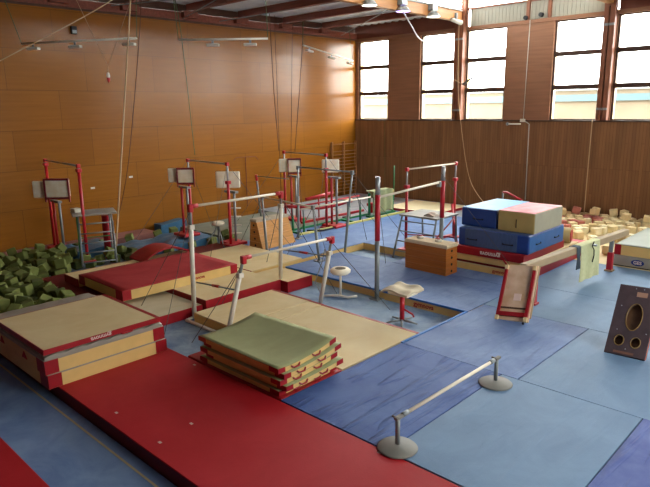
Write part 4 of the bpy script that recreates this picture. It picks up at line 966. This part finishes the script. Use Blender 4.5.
for n, (P, m, r, lb) in enumerate((
    ([(3.5, -13.65, 7.96), (3.8, -14.4, 4.23), (4.05, -15.05, .95), (4.0, -15.1, .45)], ROPE, .022, 'pale climbing rope hanging down to the left stepladder'),
    ([(2.0, -12.5, 7.96), (2.0, -12.73, 6.3), (1.2, -13.02, 2.44), (.8, -13.4, .45)], ROPED, .012, 'dark cord hanging from the left lamp rail end to the wall foot'),
    ([(1.0, -10.66, 7.95), (1.0, -10.48, 6.6), (.8, -10.09, 2.57)], ROPEG, .012, 'thin green cord hanging on the orange wall left of the middle high bar'),
    ([(1.5, -6.81, 7.9), (1.5, -6.69, 4.94), (2.7, -7.6, 2.66)], ROPED, .014, 'dark rope falling to the wall-bar high bar, leftmost of four'),
    ([(.6, -5.74, 7.9), (.6, -5.64, 0.0)], ROPED, .010, 'thin dark rope on the orange wall, second of four'),
    ([(.6, -4.72, 7.9), (.6, -5.12, 0.0)], ROPED, .010, 'thin dark rope on the orange wall, third of four'),
    ([(1.0, -4.52, 7.9), (1.0, -4.6, 6.5), (2.8, -6.86, 2.57)], ROPED, .014, 'dark rope falling from the short lamp rail, rightmost of four'),
    ([(5.95, -.4, 7.5), (5.99, -.4, 5.29), (6.21, -.4, 3.45), (6.86, -.6, 1.19), (9.12, -3.0, .45)], ROPE, .012, 'pale cord curving down the brown wall from the first wall post'),
    ([(11.49, -.12, 3.67), (11.51, -.2, 2.0), (11.54, -.3, .0)], ROPE, .018, 'pale rope hanging on the brown wall under the fourth window'),
    ([(6.12, -4.5, 7.56), (5.6, -3.2, 7.2), (4.5, -1.2, 7.05), (4.09, -.1, 6.97)], mat('white strap', (214, 210, 214), .6, .1, 9), .025, 'white strap hanging from the violet lamp'),
    ([(3.3, -13.6, 7.96), (3.36, -14.25, 7.2), (3.0, -17.2, 5.49), (2.6, -21.5, 3.2), (2.5, -22.6, 2.0), (2.5, -22.8, FZ)], ROPE, .014, 'long pale cord slanting across the upper left corner'),
    ([(1.9, -.08, 3.6), (1.95, -.08, .3)], ROPEG, .008, 'thin green cord on the brown boarding near the corner'),
    )):
    pts = [Vector(p) for p in P]
    if len(pts) > 2:
        q = []
        for i in range(len(pts)-1):
            p0, p1, p2, p3 = pts[max(i-1, 0)], pts[i], pts[i+1], pts[min(i+2, len(pts)-1)]
            for k in range(8):
                s = k/8; q.append(.5*((2*p1)+(p2-p0)*s+(2*p0-5*p1+4*p2-p3)*s*s+(3*p1-p0-3*p2+p3)*s**3))
        pts = q+[pts[-1]]
    solo('climbing_rope' if r > .013 else 'pull_rope', tube(new(), pts, r, 7), m, lb, 'rope', pts[0])
# hanging toggle in a V of cords
t = thing('hanging_toggle', 'small red and white pull toggle hanging on a V of cords before the orange wall', 'toggle', (1.0, -13.35, 5.1))
part('cord', tube(new(), [(1.0, -14.35, 7.96), (1.0, -13.32, 5.61), (1.0, -12.2, 7.96)], .008, 5), ROPE, t)
part('ring', tube(new(), [(1.0, -13.32, 5.61), (1.0, -13.33, 5.42)], .01, 6), ROPE, t)
part('float', lathe(new(), [(0, 5.42), (.04, 5.4), (.06, 5.3), (.05, 5.25)], (1.0, -13.34, 0), 14), WHITEP, t); part('tip', lathe(new(), [(.055, 5.25), (.05, 5.16), (0, 5.08)], (1.0, -13.34, 0), 14), REDP, t)
t = thing('wall_speaker', 'small dark box mounted high on the orange wall above the left lamp rail', 'speaker', (.05, -13.88, 6.6)); part('body', box(new(), .0, .12, -13.98, -13.8, 6.62, 6.86, .015), BLACK, t); part('grille', box(new(), .12, .126, -13.96, -13.82, 6.64, 6.74), STEEL, t)
for n, (y, z, lb) in enumerate(((-12.31, 1.9, 'small white label on the orange wall right of the pale rope'), (-13.75, 1.65, 'small white bracket on the orange wall right of the leftmost high bar'))):
    solo('wall_label', box(new(), .0, .015, y-.07, y+.07, z-.03, z+.03, .004), WHITEP, lb, 'label', (0, y, z))
# wall hook fitting near trapezoid box
t = thing('hook_rack', 'small dark hook rack with a vertical pole on the orange wall behind the trapezoid box', 'rack', (.05, -7, 1)); 
b = new(); tube(b, [(.1, -7.75, 2.18), (.1, -7.6, 2.28), (.1, -6.6, 2.26), (.1, -6.45, 2.12)], .012, 6); part('hook_bar', b, PURL, t); part('pole', tube(new(), [(.06, -7.1, .2), (.06, -7.1, 2.28)], .015, 6), PURL, t)
# floodlights under the first truss
for n, (y, lit, lb) in enumerate(((-6.4, LAMPW, 'floodlight under the timber truss, leftmost of four'), (-4.5, LAMPV, 'floodlight glowing violet under the timber truss'), (-2.55, LAMPW, 'floodlight under the timber truss, left of the post'), (-9.3, LAMPW, 'floodlight under the timber truss at the top edge'))):
    t = thing('floodlight', lb, 'lamp', (5.85, y, 7.6)); x = 6.05
    part('ballast_box', box(new(), 5.97, 6.2, y-.16, y+.16, 7.78, 8.06, .02), STEEL, t)
    part('reflector', lathe(new(), [(.1, 7.76), (.16, 7.72), (.27, 7.58), (.28, 7.56), (.25, 7.57)], (6.12, y, 0), 24), STEEL, t); part('lamp_glass', lathe(new(), [(0, 7.565), (.25, 7.565), (.25, 7.575), (0, 7.575)], (6.12, y, 0), 24), lit, t)
t = thing('projector', 'white cylindrical fixture at the end of the timber truss by the wall post', 'lamp', (6.1, -.5, 7.5)); part('body', tube(new(), [(6.0, -1.1, 7.62), (6.0, -.35, 7.56)], [.07, .1], 16), LGREY, t); part('yoke', box(new(), 5.95, 6.05, -.8, -.7, 7.6, 7.9), STEEL, t)
solo('cable_tray', tube(new(), [(6.0, -12, 8.03), (6.0, -.3, 8.03)], .03, 8), STEEL, 'steel conduit running along the top of the timber truss', 'conduit', (6, -6, 8.03))
t = thing('strip_lamp', 'lit strip lamp under the raised roof, left of the two', 'lamp', (10.6, -1.6, 8.5)); 
for n, (x, y) in enumerate(((9.6, -1.7), (10.7, -1.3))):
    if n: t = thing('strip_lamp', 'lit strip lamp under the raised roof beside the second truss', 'lamp', (x, y, 8.3))
    else: t.location = (x, y, 8.3)
    part('housing', box(new(), x-.5, x+.5, y-.13, y+.13, 8.22, 8.34, .02), SIDING, t); part('tube_cover', box(new(), x-.46, x+.46, y-.1, y+.1, 8.2, 8.225, .008), LAMPW, t); part('suspension', tube(new(), [(x, y, 8.33), (x, y, 9.38)], .01, 6), STEEL, t)
# conduit, junction box, clamps on window wall
t = thing('wall_conduit', 'thin pale conduit running down between third and fourth window to the boarding', 'conduit', (8.8, -.05, 3.6)); part('upper_run', tube(new(), [(8.83, -.03, 7.4), (8.79, -.03, 3.7)], .014, 8), LGREY, t); part('junction_box', box(new(), 8.68, 8.88, -.1, -.03, 3.58, 3.7, .01), WHITEP, t); part('lower_run', tube(new(), [(8.86, -.06, 3.62), (9.05, -.04, 3.5), (9.08, -.04, .5)], .02, 8), LGREY, t)
t = thing('wall_bracket', 'short white horizontal bracket on the brown wall below the third window', 'arm', (8.2, -.1, 3.45)); part('arm', tube(new(), [(8.18, -.1, 3.5), (8.72, -.1, 3.5)], .03, 10), WHITEP, t); part('end_knob', lathe(new(), [(0, 3.43), (.06, 3.46), (.06, 3.54), (0, 3.57)], (8.16, -.1, 0), 12), STEEL, t)
for n, (x, z, lb) in enumerate(((8.65, 7.5, 'small round black pulley below the siding mullion, left one'), (9.25, 7.55, 'small round black pulley on the siding, right one'))):
    solo('pulley', tube(new(), [(x, -.1, z), (x, .044, z)], .08, 16), BLACK, lb, 'pulley', (x, -.1, z))
t = thing('hanging_grip', 'hanging black and white grip tied to the first wall post in front of the windows', 'grip', (6.3, -.45, 5.3)); part('handle', tube(new(), [(6.25, -.45, 5.1), (6.7, -.45, 5.35), (6.95, -.45, 5.45)], [.05, .045, .02], 8), STEEL, t); part('tie', tube(new(), [(5.75, -.4, 5.35), (6.0, -.42, 5.22), (6.25, -.45, 5.1)], .015, 6), ROPE, t)
